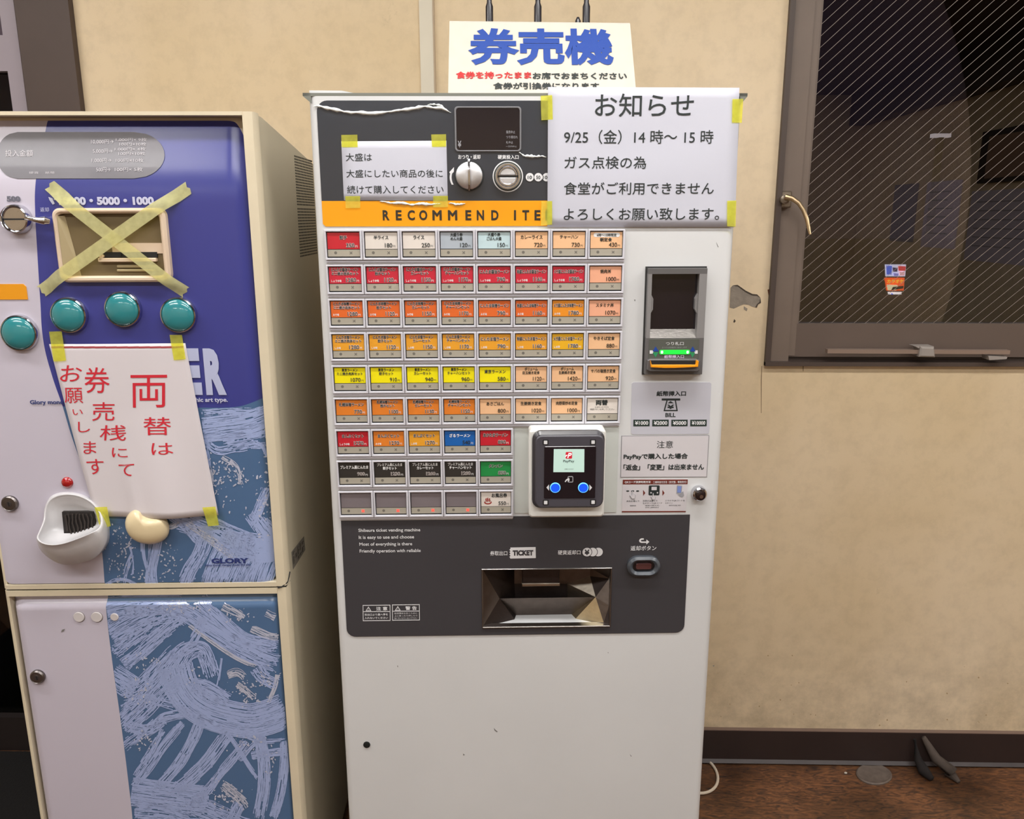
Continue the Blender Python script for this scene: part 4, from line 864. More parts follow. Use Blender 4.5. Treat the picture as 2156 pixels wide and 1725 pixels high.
# ------------------------------------------------------------------ notices taped to the ticket machine
def tape_piece(par, q, m=YT, y_=0.0, lift=0.0, n=4):
    """q: four px corners TL TR BR BL on the face"""
    P = [U(*p) for p in q]
    def fn(a, b):
        x = (P[0][0]*(1-a)+P[1][0]*a)*(1-b)+(P[3][0]*(1-a)+P[2][0]*a)*b; z = (P[0][1]*(1-a)+P[1][1]*a)*(1-b)+(P[3][1]*(1-a)+P[2][1]*a)*b
        return (x, y_-lift*math.sin(PI*a)*math.sin(PI*b)-0.00005, z)
    mb = MB(); F = [[fn(i/n, j/n) for j in range(n+1)] for i in range(n+1)]
    mb.add([p for r in F for p in r], [(i*(n+1)+j, (i+1)*(n+1)+j, (i+1)*(n+1)+j+1, i*(n+1)+j+1) for i in range(n) for j in range(n)], m)
    return mb.build('masking_tape', par)
def paper(name, label, q, y_, wave, m, segs=14):
    P = [U(*p) for p in q]
    cx = sum(p[0] for p in P)/4; zm = min(p[1] for p in P)
    th_ = thing(name, label, 'notice', (cx, y_, zm))
    def fn(a, b):
        x = (P[0][0]*(1-a)+P[1][0]*a)*(1-b)+(P[3][0]*(1-a)+P[2][0]*a)*b; z = (P[0][1]*(1-a)+P[1][1]*a)*(1-b)+(P[3][1]*(1-a)+P[2][1]*a)*b
        return (x, y_+wave(x, z, a, b), z)
    mb = MB(); mb.slab(fn, segs, segs, 0.0002, m); mb.build('sheet', th_, angle=3)
    return th_, P
def depf(P, y_, wave, eps=0.0004):
    def d(x, z):
        b = (P[0][1]-z)/(P[0][1]-P[3][1]); xl = P[0][0]*(1-b)+P[3][0]*b; xr = P[1][0]*(1-b)+P[2][0]*b; a = (x-xl)/(xr-xl)
        return y_+wave(x, z, a, b)-eps
    return d
wv = lambda x, z, a, b: -0.0022*math.sin(PI*b)*(0.6+0.4*math.sin(5*a+1)) - 0.0008*math.sin(9*b+3*a)*math.sin(PI*a)*math.sin(PI*b)
nt_, P = paper('paper_notice', 'white printed closure notice in large black type, upper right of the ticket machine', [(1153.6, 184), (1555.5, 185.5), (1546, 478), (1152, 478)], -0.0032, wv, PAPER)
dp = depf(P, -0.0032, wv, 0.0006); mb = MB()
for t_, b_ in (('お知らせ', (1252, 197.7, 1459.4, 247)), ('9/25（金）14 時～ 15 時', (1187, 274, 1500.6, 303.8)), ('ガス点検の為', (1187.8, 329.9, 1359.4, 356)), ('食堂がご利用できません', (1186.4, 384, 1501.4, 410)), ('よろしくお願い致します。', (1186.4, 437.7, 1513, 463.8))): mb.tpx(t_, b_, dp, INKG, 0.004)
mb.build('lettering', nt_)
for q in ([(1138, 202.5), (1162, 201), (1163.5, 252.5), (1139.5, 254)], [(1540.5, 209.5), (1563, 209), (1560, 259.5), (1539.5, 258.5)], [(1139.5, 424), (1162, 423.5), (1162, 473), (1138.5, 475)], [(1529.5, 423), (1548.5, 422.5), (1546.8, 477.5), (1529.3, 476.5)]): tape_piece(nt_, q, YT, -0.0046)
wv2 = lambda x, z, a, b: -0.001*math.sin(PI*b)*math.sin(PI*a)
n2, P = paper('paper_notice', 'small white notice in black type, upper left of the ticket machine beside the display', [(719, 298), (940, 296.6), (943, 422.7), (724.6, 422)], -0.0020, wv2, PAPER, 8)
dp = depf(P, -0.0020, wv2); mb = MB()
for t_, b_ in (('大盛は', (728.3, 323, 783.6, 339.6)), ('大盛にしたい商品の後に', (729.6, 357.3, 932.4, 374)), ('続けて購入してください', (731.3, 390.7, 934, 408))): mb.tpx(t_, b_, dp, INKG, 0.003)
mb.build('lettering', n2)
for q in ([(719.2, 284.6), (753, 284), (753.5, 309.8), (719.8, 310)], [(908, 283.6), (939.4, 283), (939.6, 308.8), (910, 309.4)], [(727.5, 413.5), (758.7, 413), (759.2, 438), (728.5, 438.6)], [(912.5, 413), (943.2, 412.6), (943.5, 436.4), (912, 436.8)]): tape_piece(n2, q, YT, -0.0026)

# sign board leaning on top of the machine
yb, ytop = 0.12, 0.205; zb0 = TZ1+0.0046
def sgn(px, py):
    # plane through (y=yb, z=zb0) leaning back
    o, d = ray(px, py); k = (ytop-yb)/0.150; t = (o.y-yb-k*(o.z-zb0))/(k*d.z-d.y); p = o+d*t; return (p.x, p.y, p.z)
A_, B_ = sgn(946.4, 46), sgn(1326.7, 50.3); C_b = sgn(1340, 195); D_b = sgn(943.4, 195)
sb = thing('sign_board', 'cream board with large blue lettering standing on top of the ticket machine', 'sign', ((A_[0]+B_[0])/2, yb, zb0))
D_b = (D_b[0], yb, zb0); C_b = (C_b[0], yb, zb0)
nrm = Vector((0, -0.150, ytop-yb)).normalized()*0.0
mb = MB(); tk = Vector((0, 0.004, 0.0023)); vs = [Vector(q) for q in (A_, B_, C_b, D_b)]
mb.loft([[tuple(v) for v in vs], [tuple(v+tk) for v in vs]], CARD); mb.build('board', sb, smooth=False)
def bmap(b, t, m, bd, mbx):
    P0 = sgn(b[0], b[3]); P1 = sgn(b[2], b[3]); P2 = sgn((b[0]+b[2])/2, b[1]); k = (ytop-yb)/0.150
    def mp(X, Z): return (X, yb+k*(Z-zb0)-0.0012, Z)
    mbx.text(t, P0[0], P1[0], P0[2], P2[2], 0, m, bd, mp=mp)
mb = MB()
bmap((985.8, 59.8, 1293, 137.3), '券売機', BLUEP, 0.035, mb); bmap((959.8, 150.7, 1119, 165.8), '食券を持ったまま', REDP, 0.03, mb); bmap((1121.5, 152.6, 1320, 167.4), 'お席でおまちください', INKG, 0.03, mb); bmap((1038.4, 174, 1261.8, 188), '食券が引換券になります', INKG, 0.03, mb)
mb.build('lettering', sb)

# black rods behind the board
RODM = mat('black_rod', (30, 26, 34), 0.3, coat=0.3)
yr = 0.30
rt_ = thing('antenna_router', 'black router with three upright rod antennas behind the cream board', 'router', (U(1132, 150, yr)[0], yr, zb0))
mb = MB(); x0, x1 = U(1015, 150, yr)[0], U(1250, 150, yr)[0]; mb.prism(rr(x0, x1, zb0, zb0+0.035, 0.006), yr-0.03, yr+0.05, RODM, 0.003); mb.build('router_body', rt_)
for cx_ in (1030.3, 1132.4, 1234.6):
    xx, zz = U(cx_, 14, yr); _, z2 = U(cx_, 6, yr)
    mb = MB(); mb.tube([(xx, yr, zb0+0.02), (xx, yr, zz), (xx, yr, z2), (xx, yr, z2+0.13)], [0.0066, 0.0070, 0.0046, 0.0042], RODM, 14); mb.build('antenna', rt_)
xx, zz = U(1217, 36, yr-0.02)
mb = MB(); mb.tube([(xx, yr-0.02, zb0+0.03), (xx, yr-0.02, zz-0.006), (xx, yr-0.02, zz)], [0.006, 0.005, 0.002], RODM, 12); mb.build('antenna_hinge', rt_)
# ------------------------------------------------------------------ money changer on the left
LX0, LX1, LXS = -0.5745, -0.0962, -0.1135
LZ1 = 0.1735; LZS = -0.5975; LD = 0.44
IV = mat('ivory_enamel', (214, 202, 176), 0.5, var=0.04, vscale=14)
IVS = mat('ivory_side_panel', (200, 190, 166), 0.6, var=0.04, vscale=6)
LIL = (196, 190, 204)
mc = thing('money_changer', 'old blue and white money changing machine with four teal buttons', 'money changer', ((LX0+LX1)/2, 0.2, FB))
def zmix(nt, a, b, f):
    mx = nt.nodes.new('ShaderNodeMix'); mx.data_type = 'RGBA'
    for s_, v in ((6, a), (7, b)):
        if isinstance(v, tuple): mx.inputs[s_].default_value = v
        else: nt.links.new(v, mx.inputs[s_])
    nt.links.new(f, mx.inputs[0]); return mx.outputs[2]
def door_fill(name, curve, bottom, blue=True):
    """left white strip / blue field / painted art field, divided by printed curves"""
    m = mat(name, LIL, 0.3, coat=0.25, bump=0.12, bscale=14); nt = m.node_tree; b = nt.nodes['Principled BSDF']
    b.inputs['Coat Roughness'].default_value = 0.2
    tc = nt.nodes.new('ShaderNodeTexCoord'); sp = nt.nodes.new('ShaderNodeSeparateXYZ'); nt.links.new(tc.outputs['Object'], sp.inputs[0])
    B = mc['_b']
    def mr(src, lo, hi):
        r_ = nt.nodes.new('ShaderNodeMapRange'); r_.inputs['From Min'].default_value = lo; r_.inputs['From Max'].default_value = hi; nt.links.new(src, r_.inputs['Value']); return r_.outputs[0]
    def fc(src, pts):
        c = nt.nodes.new('ShaderNodeFloatCurve'); cu = c.mapping.curves[0]
        pts = sorted(pts); cu.points[0].location = pts[0]; cu.points[1].location = pts[-1]
        for p in pts[1:-1]: cu.points.new(*p)
        c.mapping.update(); nt.links.new(src, c.inputs['Value']); return c.outputs[0]
    zlo, zhi = -1.45-B[2], 0.18-B[2]; xlo, xhi = -0.60-B[0], -0.05-B[0]
    zn = mr(sp.outputs['Z'], zlo, zhi); xn = mr(sp.outputs['X'], xlo, xhi)
    P = [U(*q) for q in curve]
    cv = fc(zn, [((z-B[2]-zlo)/(zhi-zlo), (x-B[0]-xlo)/(xhi-xlo)) for x, z in P])
    gt = nt.nodes.new('ShaderNodeMath'); gt.operation = 'GREATER_THAN'; nt.links.new(xn, gt.inputs[0]); nt.links.new(cv, gt.inputs[1])
    right = L3((76, 106, 144))
    if blue:
        Q = [U(*q) for q in bottom]
        cb = fc(xn, [((x-B[0]-xlo)/(xhi-xlo), (z-B[2]-zlo)/(zhi-zlo)) for x, z in Q])
        g2 = nt.nodes.new('ShaderNodeMath'); g2.operation = 'GREATER_THAN'; nt.links.new(zn, g2.inputs[0]); nt.links.new(cb, g2.inputs[1])
        right = zmix(nt, right, L3((58, 62, 136)), g2.outputs[0])
    nt.links.new(zmix(nt, L3(LIL), right, gt.outputs[0]), b.inputs['Base Color'])
    return m
CUR1 = [(84, 236), (80, 300), (75, 378), (75.5, 450), (80, 532), (86, 630), (93, 720), (111, 791), (133, 855), (151, 915), (172, 975), (195, 1043), (208, 1100), (215, 1151), (222, 1240)]
CUR2 = [(222, 1245), (225, 1286), (237, 1389), (254, 1509), (271, 1643), (280, 1725), (284, 1800)]
BOT = [(40, 830), (140, 856), (300, 862), (417, 858), (470, 858), (504, 855.5), (530, 848), (552, 840), (565, 836)]
UD = door_fill('upper_door_print', CUR1, BOT); LDm = door_fill('lower_door_print', CUR2, [], False)
def udep(x, z):
    d = 0.0
    if z > 0.042: d += 2.5*(z-0.042)**2 if z < 0.094 else 2.5*0.052**2+0.26*(z-0.094)
    e_ = x-(LXS-0.030)
    if e_ > 0: d += 0.010*(e_/0.027)**2.2
    if z > LZ1-0.016: d += 0.006*((z-(LZ1-0.016))/0.01)**2*0.5
    e2 = (LZS+0.016)-z
    if e2 > 0: d += 0.004*(e2/0.01)**2*0.5
    e3 = (LX0+0.014)-x
    if e3 > 0: d += 0.004*(e3/0.01)**2*0.5
    return d-0.002
def ldep(x, z):
    d = 0.0; e_ = (LZS-0.024)-z
    if z > LZS-0.030: d += 0.010*min(1, (z-(LZS-0.030))/0.008)
    e_ = x-(LXS-0.012)
    if e_ > 0: d += 0.006*(e_/0.010)**2
    e3 = (LX0+0.022)-x
    if e3 > 0: d += 0.008*(e3/0.012)**2
    return min(d, 0.016)-0.002
def sheet(x0, x1, z0, z1, dep, m, nm, xs=None, zs=None, n=(60, 70), rc=0.012):
    mb = MB(); X = [x0+(x1-x0)*i/n[0] for i in range(n[0]+1)]; Z = [z0+(z1-z0)*j/n[1] for j in range(n[1]+1)]
    vs = []
    for x in X:
        for z in Z:
            # round the corners of the sheet
            qx, qz = x, z
            for cx, cz, sx, sz in ((x0+rc, z0+rc, -1, -1), (x1-rc, z0+rc, 1, -1), (x0+rc, z1-rc, -1, 1), (x1-rc, z1-rc, 1, 1)):
                if (x-cx)*sx > 0 and (z-cz)*sz > 0:
                    a, c = abs(x-cx), abs(z-cz); mx_ = max(a, c); l = math.hypot(a, c)
                    if l > 0: qx, qz = cx+sx*a*mx_/l, cz+sz*c*mx_/l
            vs.append((qx, dep(qx, qz), qz))
    k = n[1]+1; fs = [(i*k+j, (i+1)*k+j, (i+1)*k+j+1, i*k+j+1) for i in range(n[0]) for j in range(n[1])]
    N = len(vs); vs += [(x, 0.022, z) for x, y, z in vs[:N]]
    bd = [(i*k) for i in range(n[0]+1)] + [n[0]*k+j for j in range(1, k)] + [i*k+k-1 for i in range(n[0]-1, -1, -1)] + [j for j in range(k-2, 0, -1)]
    for i in range(len(bd)): a, b = bd[i], bd[(i+1) % len(bd)]; fs.append((a, a+N, b+N, b))
    mb.add(vs, fs, m); return mb.build(nm, mc, angle=0.9)
ud = sheet(LX0+0.003, LXS-0.001, LZS+0.011, LZ1-0.006, udep, UD, 'upper_door', n=(90, 110))
ld_ = sheet(LX0+0.006, LXS-0.001, FB+0.06, LZS-0.0135, ldep, LDm, 'lower_door', n=(70, 110), rc=0.010)
# body, side, trims
ys, zsl = SX(640, 315, LX1)
mb = MB(); y0 = 0.024; zt0 = SX(537, 248, LX1)[1]
prof = [(y0, FB+0.04), (y0, LZ1-0.002), (0.05, LZ1-0.003), (LD, 0.118), (LD, FB+0.04)]
mb.loft([[(x, y, z) for y, z in prof] for x in (LX0+0.002, LX1-0.002)], IVS); mb.build('cabinet', mc, smooth=False)
mb = MB(); mb.box(LX0+0.02, LX1-0.02, 0.05, LD-0.02, FB, FB+0.045, MATS['plinth_grey']); mb.build('plinth', mc, smooth=False)
mb = MB()
mb = None
rp = [(LXS, 0.024), (LXS, -0.002), (LX1-0.008, -0.002), (LX1-0.003, 0.0), (LX1, 0.005), (LX1, 0.024)]
for a, b in ((LZS+0.0015, LZ1), (FB+0.045, LZS-0.0015)): mb = MB(); mb.loft([[(x, y, a) for x, y in rp], [(x, y, b) for x, y in rp]], IV); mb.build('side_trim', mc)
lp = [(LX0-0.001, 0.024), (LX0-0.001, 0.002), (LX0+0.001, 0.0), (LX0+0.0055, 0.0), (LX0+0.0055, 0.024)]
for a, b in ((LZS+0.0015, LZ1), (FB+0.045, LZS-0.0015)): mb = MB(); mb.loft([[(x, y, a) for x, y in lp], [(x, y, b) for x, y in lp]], IV); mb.build('side_trim', mc)
mb = MB(); mb.box(LX0, LXS, -0.003, 0.024, LZ1-0.0055, LZ1, IV); mb.build('top_trim', mc, smooth=False)
mb = MB(); mb.box(LX0+0.004, LXS, -0.003, 0.024, LZS+0.0015, LZS+0.0095, IV); mb.box(LX0+0.004, LXS, -0.003, 0.024, LZS-0.0115, LZS-0.0015, IV)
mb.box(LX0+0.002, LX1-0.002, 0.001, 0.024, LZS-0.002, LZS+0.002, BLACK); mb.build('middle_trim', mc, smooth=False)
mb = MB(); mb.box(LX1-0.003, LX1-0.0015, 0.024, 0.0262, FB+0.045, LZ1-0.002, EDGE)
mb.tube([(LXS+0.002, -0.003, LZS-0.001), (LX1-0.008, -0.003, LZS+0.001), (LX1, 0.004, LZS+0.006), (LX1+0.001, 0.012, LZS+0.012), (LX1+0.001, 0.02, LZS+0.018)], 0.0011, BLACK, 6); mb.build('side_seam', mc, smooth=False)
# vents and rating plate on the side
mb = MB(); VB = mat('vent_black', (22, 20, 18), 0.7); sxp = LX1-0.002
for g_, (za, zb_, nr) in enumerate(((0.127, 0.042, 18), (0.034, -0.052, 17))):
    for i in range(nr):
        z = za+(zb_-za)*i/(nr-1)
        for k in range(16):
            y = 0.252+0.0095*k; mb.box(sxp-0.001, sxp+0.0003, y, y+0.0058, z-0.0014, z+0.0014, VB)
mb.build('vent_slots', mc, smooth=False, kind='stuff')
ya, z1_ = SX(616, 1163, LX1); yb_, z2_ = SX(642, 1128, LX1)
mb = MB(); q = [SX(a, b, LX1) for a, b in ((615.5, 1163), (642, 1129), (645, 1158), (619, 1200))]
mb.add([(sxp+0.0002, y, z) for y, z in q], [(0, 1, 2, 3)], mat('rating_plate_grey', (128, 122, 112), 0.5))
y0_, y1_ = q[0][0]+0.006, q[1][0]-0.006
for i in range(9):
    for k in range(5):
        if random.random() < 0.75:
            f = 0.12+0.085*i; zz = (q[0][1]*(1-f)+q[3][1]*f); zz2 = (q[1][1]*(1-f)+q[2][1]*f); a = (k+0.1)/5; b = (k+random.uniform(.5, .95))/5
            Y = lambda t: y0_+(y1_-y0_)*t
            Z = lambda t: zz*(1-t)+zz2*t
            mb.add([(sxp+0.0004, Y(a), Z(a)), (sxp+0.0004, Y(b), Z(b)), (sxp+0.0004, Y(b), Z(b)-0.0018), (sxp+0.0004, Y(a), Z(a)-0.0018)], [(0, 1, 2, 3)], mat('plate_ink', (70, 66, 60), 0.6))
mb.build('rating_plate', mc, smooth=False)

# painted brush art: bristle by bristle strips printed on the doors
BR1 = mat('brush_pale_blue', (158, 174, 216), 0.34, coat=0.25)
BR2 = mat('brush_pale_grey', (184, 188, 206), 0.34, coat=0.25)
def interp(pts, y):
    pts = sorted(pts, key=lambda p: p[1])
    for i in range(len(pts)-1):
        if pts[i][1] <= y <= pts[i+1][1]:
            t = (y-pts[i][1])/(pts[i+1][1]-pts[i][1]+1e-9); return pts[i][0]*(1-t)+pts[i+1][0]*t
    return pts[0][0] if y < pts[0][1] else pts[-1][0]
def bound_bot(x):
    for i in range(len(BOT)-1):
        if BOT[i][0] <= x <= BOT[i+1][0]:
            t = (x-BOT[i][0])/(BOT[i+1][0]-BOT[i][0]); return BOT[i][1]*(1-t)+BOT[i+1][1]*t
    return 850
rnd = random.Random(11)
def catmull(P, n):
    out = []; P = [P[0]]+P+[P[-1]]
    for i in range(1, len(P)-2):
        for k in range(n):
            t = k/n; q = []
            for c in (0, 1):
                a, b, c_, d = P[i-1][c], P[i][c], P[i+1][c], P[i+2][c]
                q.append(0.5*((2*b)+(-a+c_)*t+(2*a-5*b+4*c_-d)*t*t+(-a+3*b-3*c_+d)*t**3))
            out.append(tuple(q))
    out.append(P[-2]); return out
def stroke(mb, pts, wpx, dens, low, m=BR1, seg=3.6, rough=1.0):
    L = sum(math.dist(pts[i], pts[i+1]) for i in range(len(pts)-1)); n = max(4, int(L/seg/(len(pts)-1)))
    C = catmull(pts, n); nb = max(2, int(wpx/1.15)); dep = ldep if low else udep
    for bi in range(nb):
        u = (bi+0.5)/nb*2-1; edge = 1-abs(u)**2; on = rnd.random() < dens*(0.55+0.45*edge)+0.1; ph = rnd.uniform(0, 6.28); wob = rnd.uniform(0.2, 1.1)*rough; hw = wpx/nb*rnd.uniform(0.40, 0.95)
        ofs = u*wpx/2+rnd.uniform(-.5, .5)*wpx/nb; prev = None; N = len(C); s0 = int(N*rnd.uniform(0, .12)*rough*(1.5-edge)); s1 = N-int(N*rnd.uniform(0, .22)*rough*(1.6-edge))
        for i in range(N):
            if rnd.random() < (0.045 if on else 0.10)*rough*(1.35-dens)*2: on = not on
            if not on and rnd.random() < dens*dens*0.16: on = True
            a = C[max(0, i-1)]; b = C[min(N-1, i+1)]; l = math.dist(a, b) or 1; nx, ny = -(b[1]-a[1])/l, (b[0]-a[0])/l
            o_ = ofs+wob*math.sin(i*0.35+ph)
            px, py = C[i][0]+nx*o_, C[i][1]+ny*o_
            hh = hw*rnd.uniform(0.7, 1.25)
            cur = [(px+nx*hh, py+ny*hh), (px-nx*hh, py-ny*hh)]
            if prev and on and s0 <= i <= s1:
                quad = [prev[0], cur[0], cur[1], prev[1]]
                cx = sum(q[0] for q in quad)/4; cy = sum(q[1] for q in quad)/4
                lb = interp(CUR2 if low else CUR1, cy)
                ok = cx > lb-1 and (cy > (1252 if low else bound_bot(cx)+2)) and (low or cy < 1231)
                if ok:
                    F = []
                    for qx, qy in quad:
                        qx = max(qx, interp(CUR2 if low else CUR1, qy)+0.3)
                        if not low: qy = min(max(qy, bound_bot(qx)+1.5), 1232)
                        else: qy = max(qy, 1251)
                        x, z = U(qx, qy); x = min(x, LXS-0.003); x = max(x, LX0+0.01); z = max(z, FB+0.065); F.append((x, dep(x, z)-0.00035-0.00003*(bi % 4), z))
                    mb.add(F, [(0, 1, 2, 3)], m)
            prev = cur
def speck(mb, cx, cy, rx, ry, n, low, m=BR2):
    dep = ldep if low else udep
    for _ in range(n):
        a = rnd.gauss(cx, rx); b = rnd.gauss(cy, ry); r_ = rnd.uniform(0.5, 2.2); k = rnd.randint(5, 7); st = rnd.uniform(1, 2.4); an = rnd.uniform(0, 3.14)
        P_ = []
        for j in range(k):
            t = 2*PI*j/k; q = r_*rnd.uniform(.6, 1.2); ux, uy = q*st*math.cos(t), q*math.sin(t); P_.append((a+ux*math.cos(an)-uy*math.sin(an), b+ux*math.sin(an)+uy*math.cos(an)))
        if a < interp(CUR2 if low else CUR1, b)+3: continue
        if low and b < 1256: continue
        if not low and (b < bound_bot(a)+5 or b > 1227): continue
        F = []
        for qx, qy in P_: x, z = U(qx, qy); x = min(x, LXS-0.003); F.append((x, dep(x, z)-0.0006, z))
        if max(p[0] for p in F)-min(p[0] for p in F) > 0.0004: mb.add(F, [tuple(range(k))], m)
mb = MB(); S_ = lambda p, w_, d, m=BR1, r_=1.0: stroke(mb, p, w_*1.2, min(1, d+.06), False, m, rough=r_)
S_([(425, 868), (480, 866), (530, 868), (560, 862)], 14, 0.35, BR1, 1.6); S_([(428, 905), (470, 900), (520, 893), (562, 880)], 44, 0.92, BR1, .7); S_([(470, 925), (520, 918), (566, 908)], 22, 0.5, BR1, 1.6)
S_([(432, 930), (460, 948), (500, 942), (535, 936), (562, 940)], 14, 0.4, BR1, 1.5); S_([(535, 930), (550, 940), (560, 965)], 5, .8, BR1)
S_([(380, 1090), (430, 1108), (480, 1130), (530, 1150), (585, 1162)], 46, 0.62, BR1, 1.0); S_([(395, 1100), (450, 1140), (500, 1180)], 14, .8, BR2, .8); S_([(360, 1088), (400, 1120), (425, 1150)], 12, .6, BR1, 1.2)
S_([(530, 1080), (556, 1120), (580, 1170)], 26, 0.6, BR1, 1.3); S_([(560, 1030), (545, 1070), (530, 1110)], 16, .55, BR1, 1.4); S_([(548, 1095), (575, 1140), (588, 1190)], 22, .6, BR1, 1.3)
S_([(440, 1110), (425, 1160), (402, 1200), (388, 1234)], 26, 0.78, BR1, .8); S_([(500, 1120), (470, 1170), (445, 1234)], 42, 0.8, BR1, .9); S_([(545, 1135), (515, 1180), (490, 1234)], 44, 0.82, BR1, .9); S_([(582, 1150), (560, 1190), (545, 1234)], 40, .8, BR1, .9)
S_([(470, 1150), (520, 1150), (582, 1160)], 50, .8, BR1, .8)
S_([(275, 1150), (281, 1180), (279, 1210)], 3.5, .9); S_([(300, 1120), (303, 1170), (312, 1205), (310, 1234)], 7, .85, BR1, .6); S_([(338, 1115), (330, 1160), (322, 1200), (326, 1234)], 15, .92, BR1, .5); S_([(318, 1140), (314, 1180), (308, 1234)], 4, .85)
S_([(222, 1232), (240, 1221), (262, 1219), (280, 1226), (292, 1234)], 6, .85, BR1, .8); S_([(345, 1105), (362, 1110), (380, 1100)], 12, .7, BR2); S_([(280, 1165), (268, 1200), (262, 1234)], 8, .45, BR1, 1.6)
S_([(430, 960), (445, 1000), (440, 1050)], 8, .35, BR2, 1.7); S_([(470, 960), (500, 985), (510, 1020)], 8, .4, BR2, 1.6); S_([(430, 920), (440, 970), (436, 1020)], 5, .5, BR1)
for a in ((255, 1180, 12, 25, 45), (270, 1150, 10, 12, 20), (360, 1180, 10, 20, 35), (490, 1000, 20, 15, 60), (455, 1010, 12, 22, 50), (556, 1060, 8, 40, 50), (470, 1060, 25, 15, 14), (300, 1215, 30, 8, 20), (560, 960, 6, 20, 16), (250, 1120, 8, 20, 14)): speck(mb, *a, False)
mb.build('brush_art', ud, smooth=False, kind='stuff', recalc=False)
mb = MB(); S_ = lambda p, w_, d, m=BR1, r_=1.0: stroke(mb, p, w_*1.32, min(1, d+.08), True, m, rough=r_)
S_([(226, 1285), (270, 1276), (320, 1272), (380, 1268)], 34, .85, BR1, .8); S_([(345, 1262), (375, 1285), (400, 1300)], 30, .5, BR1, 1.6)
S_([(232, 1335), (270, 1312), (320, 1290), (360, 1280)], 42, .68, BR1, 1.3); S_([(240, 1375), (280, 1345), (330, 1310), (375, 1290)], 22, .35, BR1, 1.8)
S_([(262, 1400), (300, 1370), (345, 1330), (385, 1300)], 22, .62, BR1, 1.2); S_([(236, 1420), (265, 1438), (285, 1452)], 40, .6, BR1, 1.4); S_([(256, 1510), (300, 1465), (340, 1420), (380, 1372), (420, 1355)], 22, .6, BR1, 1.1)
S_([(256, 1460), (300, 1440), (340, 1400), (372, 1370)], 24, .4, BR1, 1.7); S_([(262, 1535), (310, 1490), (350, 1450), (390, 1425)], 26, .62, BR1, 1.2); S_([(258, 1490), (300, 1470), (350, 1480), (400, 1490)], 16, .4, BR1, 1.7)
S_([(350, 1275), (395, 1290), (440, 1320), (490, 1352), (540, 1378), (586, 1395)], 30, .88, BR1, .6); S_([(420, 1262), (450, 1290), (510, 1340), (560, 1355), (586, 1358)], 20, .85, BR1, .8); S_([(400, 1315), (440, 1345), (500, 1385), (540, 1402)], 6, .8, BR2, .8)
S_([(470, 1275), (500, 1290), (515, 1300)], 12, .4, BR2, 1.8); S_([(560, 1290), (580, 1300)], 10, .5, BR2, 1.5); S_([(530, 1322), (560, 1335), (586, 1342)], 12, .7, BR2, 1.2)
S_([(370, 1400), (382, 1440), (410, 1478), (455, 1502), (520, 1516), (560, 1510), (600, 1495)], 56, .97, BR1, .35); S_([(375, 1410), (395, 1375), (425, 1365), (440, 1395), (450, 1425)], 26, .7, BR1, 1.2); S_([(405, 1440), (440, 1450), (480, 1475)], 26, .8, BR1, .9)
S_([(468, 1385), (463, 1420), (458, 1445)], 4, .9, BR1, .4); S_([(430, 1300), (415, 1335), (400, 1360)], 14, .5, BR1, 1.4); S_([(480, 1420), (500, 1415), (515, 1425)], 12, .5, BR2, 1.6)
S_([(540, 1405), (555, 1425), (585, 1440)], 22, .55, BR1, 1.6); S_([(565, 1478), (578, 1450), (586, 1420)], 7, .8, BR2, .8); S_([(500, 1440), (520, 1455), (535, 1470)], 10, .4, BR2, 1.7)
S_([(290, 1555), (320, 1525), (370, 1508), (420, 1508), (470, 1535), (505, 1580), (530, 1620), (545, 1640)], 7, .92, BR1, .5); S_([(262, 1525), (310, 1535), (350, 1510), (400, 1500)], 18, .55, BR1, 1.4)
S_([(262, 1570), (300, 1545), (340, 1520)], 16, .5, BR1, 1.5); S_([(425, 1510), (405, 1560), (375, 1610), (330, 1660)], 17, .85, BR1, .7); S_([(385, 1520), (345, 1570), (310, 1620), (282, 1655)], 14, .78, BR1, .9); S_([(345, 1535), (312, 1590), (285, 1632)], 10, .5, BR1, 1.5)
S_([(480, 1545), (440, 1600), (400, 1640), (360, 1670)], 22, .72, BR1, .9); S_([(520, 1560), (470, 1620), (430, 1670), (385, 1700)], 14, .72, BR1, 1.0); S_([(500, 1530), (520, 1550), (560, 1560), (600, 1555)], 8, .5, BR1, 1.4)
S_([(545, 1545), (556, 1600), (556, 1660), (545, 1722)], 20, .88, BR1, .6); S_([(600, 1560), (598, 1620), (588, 1680), (575, 1722)], 15, .85, BR1, .7); S_([(530, 1590), (560, 1584), (605, 1580)], 14, .72, BR1, 1.1); S_([(560, 1550), (530, 1570), (505, 1600)], 8, .75, BR1)
S_([(278, 1665), (330, 1672), (380, 1678), (440, 1685)], 46, .92, BR1, .5); S_([(400, 1690), (450, 1710), (520, 1740)], 34, .6, BR1, 1.3); S_([(284, 1710), (340, 1712), (400, 1730)], 34, .72, BR1, 1.2); S_([(470, 1650), (500, 1675), (520, 1700)], 16, .35, BR2, 1.8); S_([(505, 1690), (490, 1720), (470, 1750)], 20, .5, BR1, 1.5)
S_([(284, 1770), (400, 1760), (500, 1780), (610, 1770)], 60, .6, BR1, 1.3)
for a in ((380, 1275, 25, 6, 60), (500, 1300, 18, 10, 20), (515, 1450, 12, 10, 40), (525, 1475, 8, 8, 15), (400, 1420, 10, 12, 12), (560, 1430, 14, 14, 30), (480, 1670, 18, 18, 60), (290, 1450, 12, 20, 30), (575, 1600, 10, 14, 20), (520, 1565, 20, 10, 25), (300, 1560, 15, 15, 25), (320, 1390, 30, 12, 25)): speck(mb, *a, True)
mb.build('brush_art', ld_, smooth=False, kind='stuff', recalc=False)

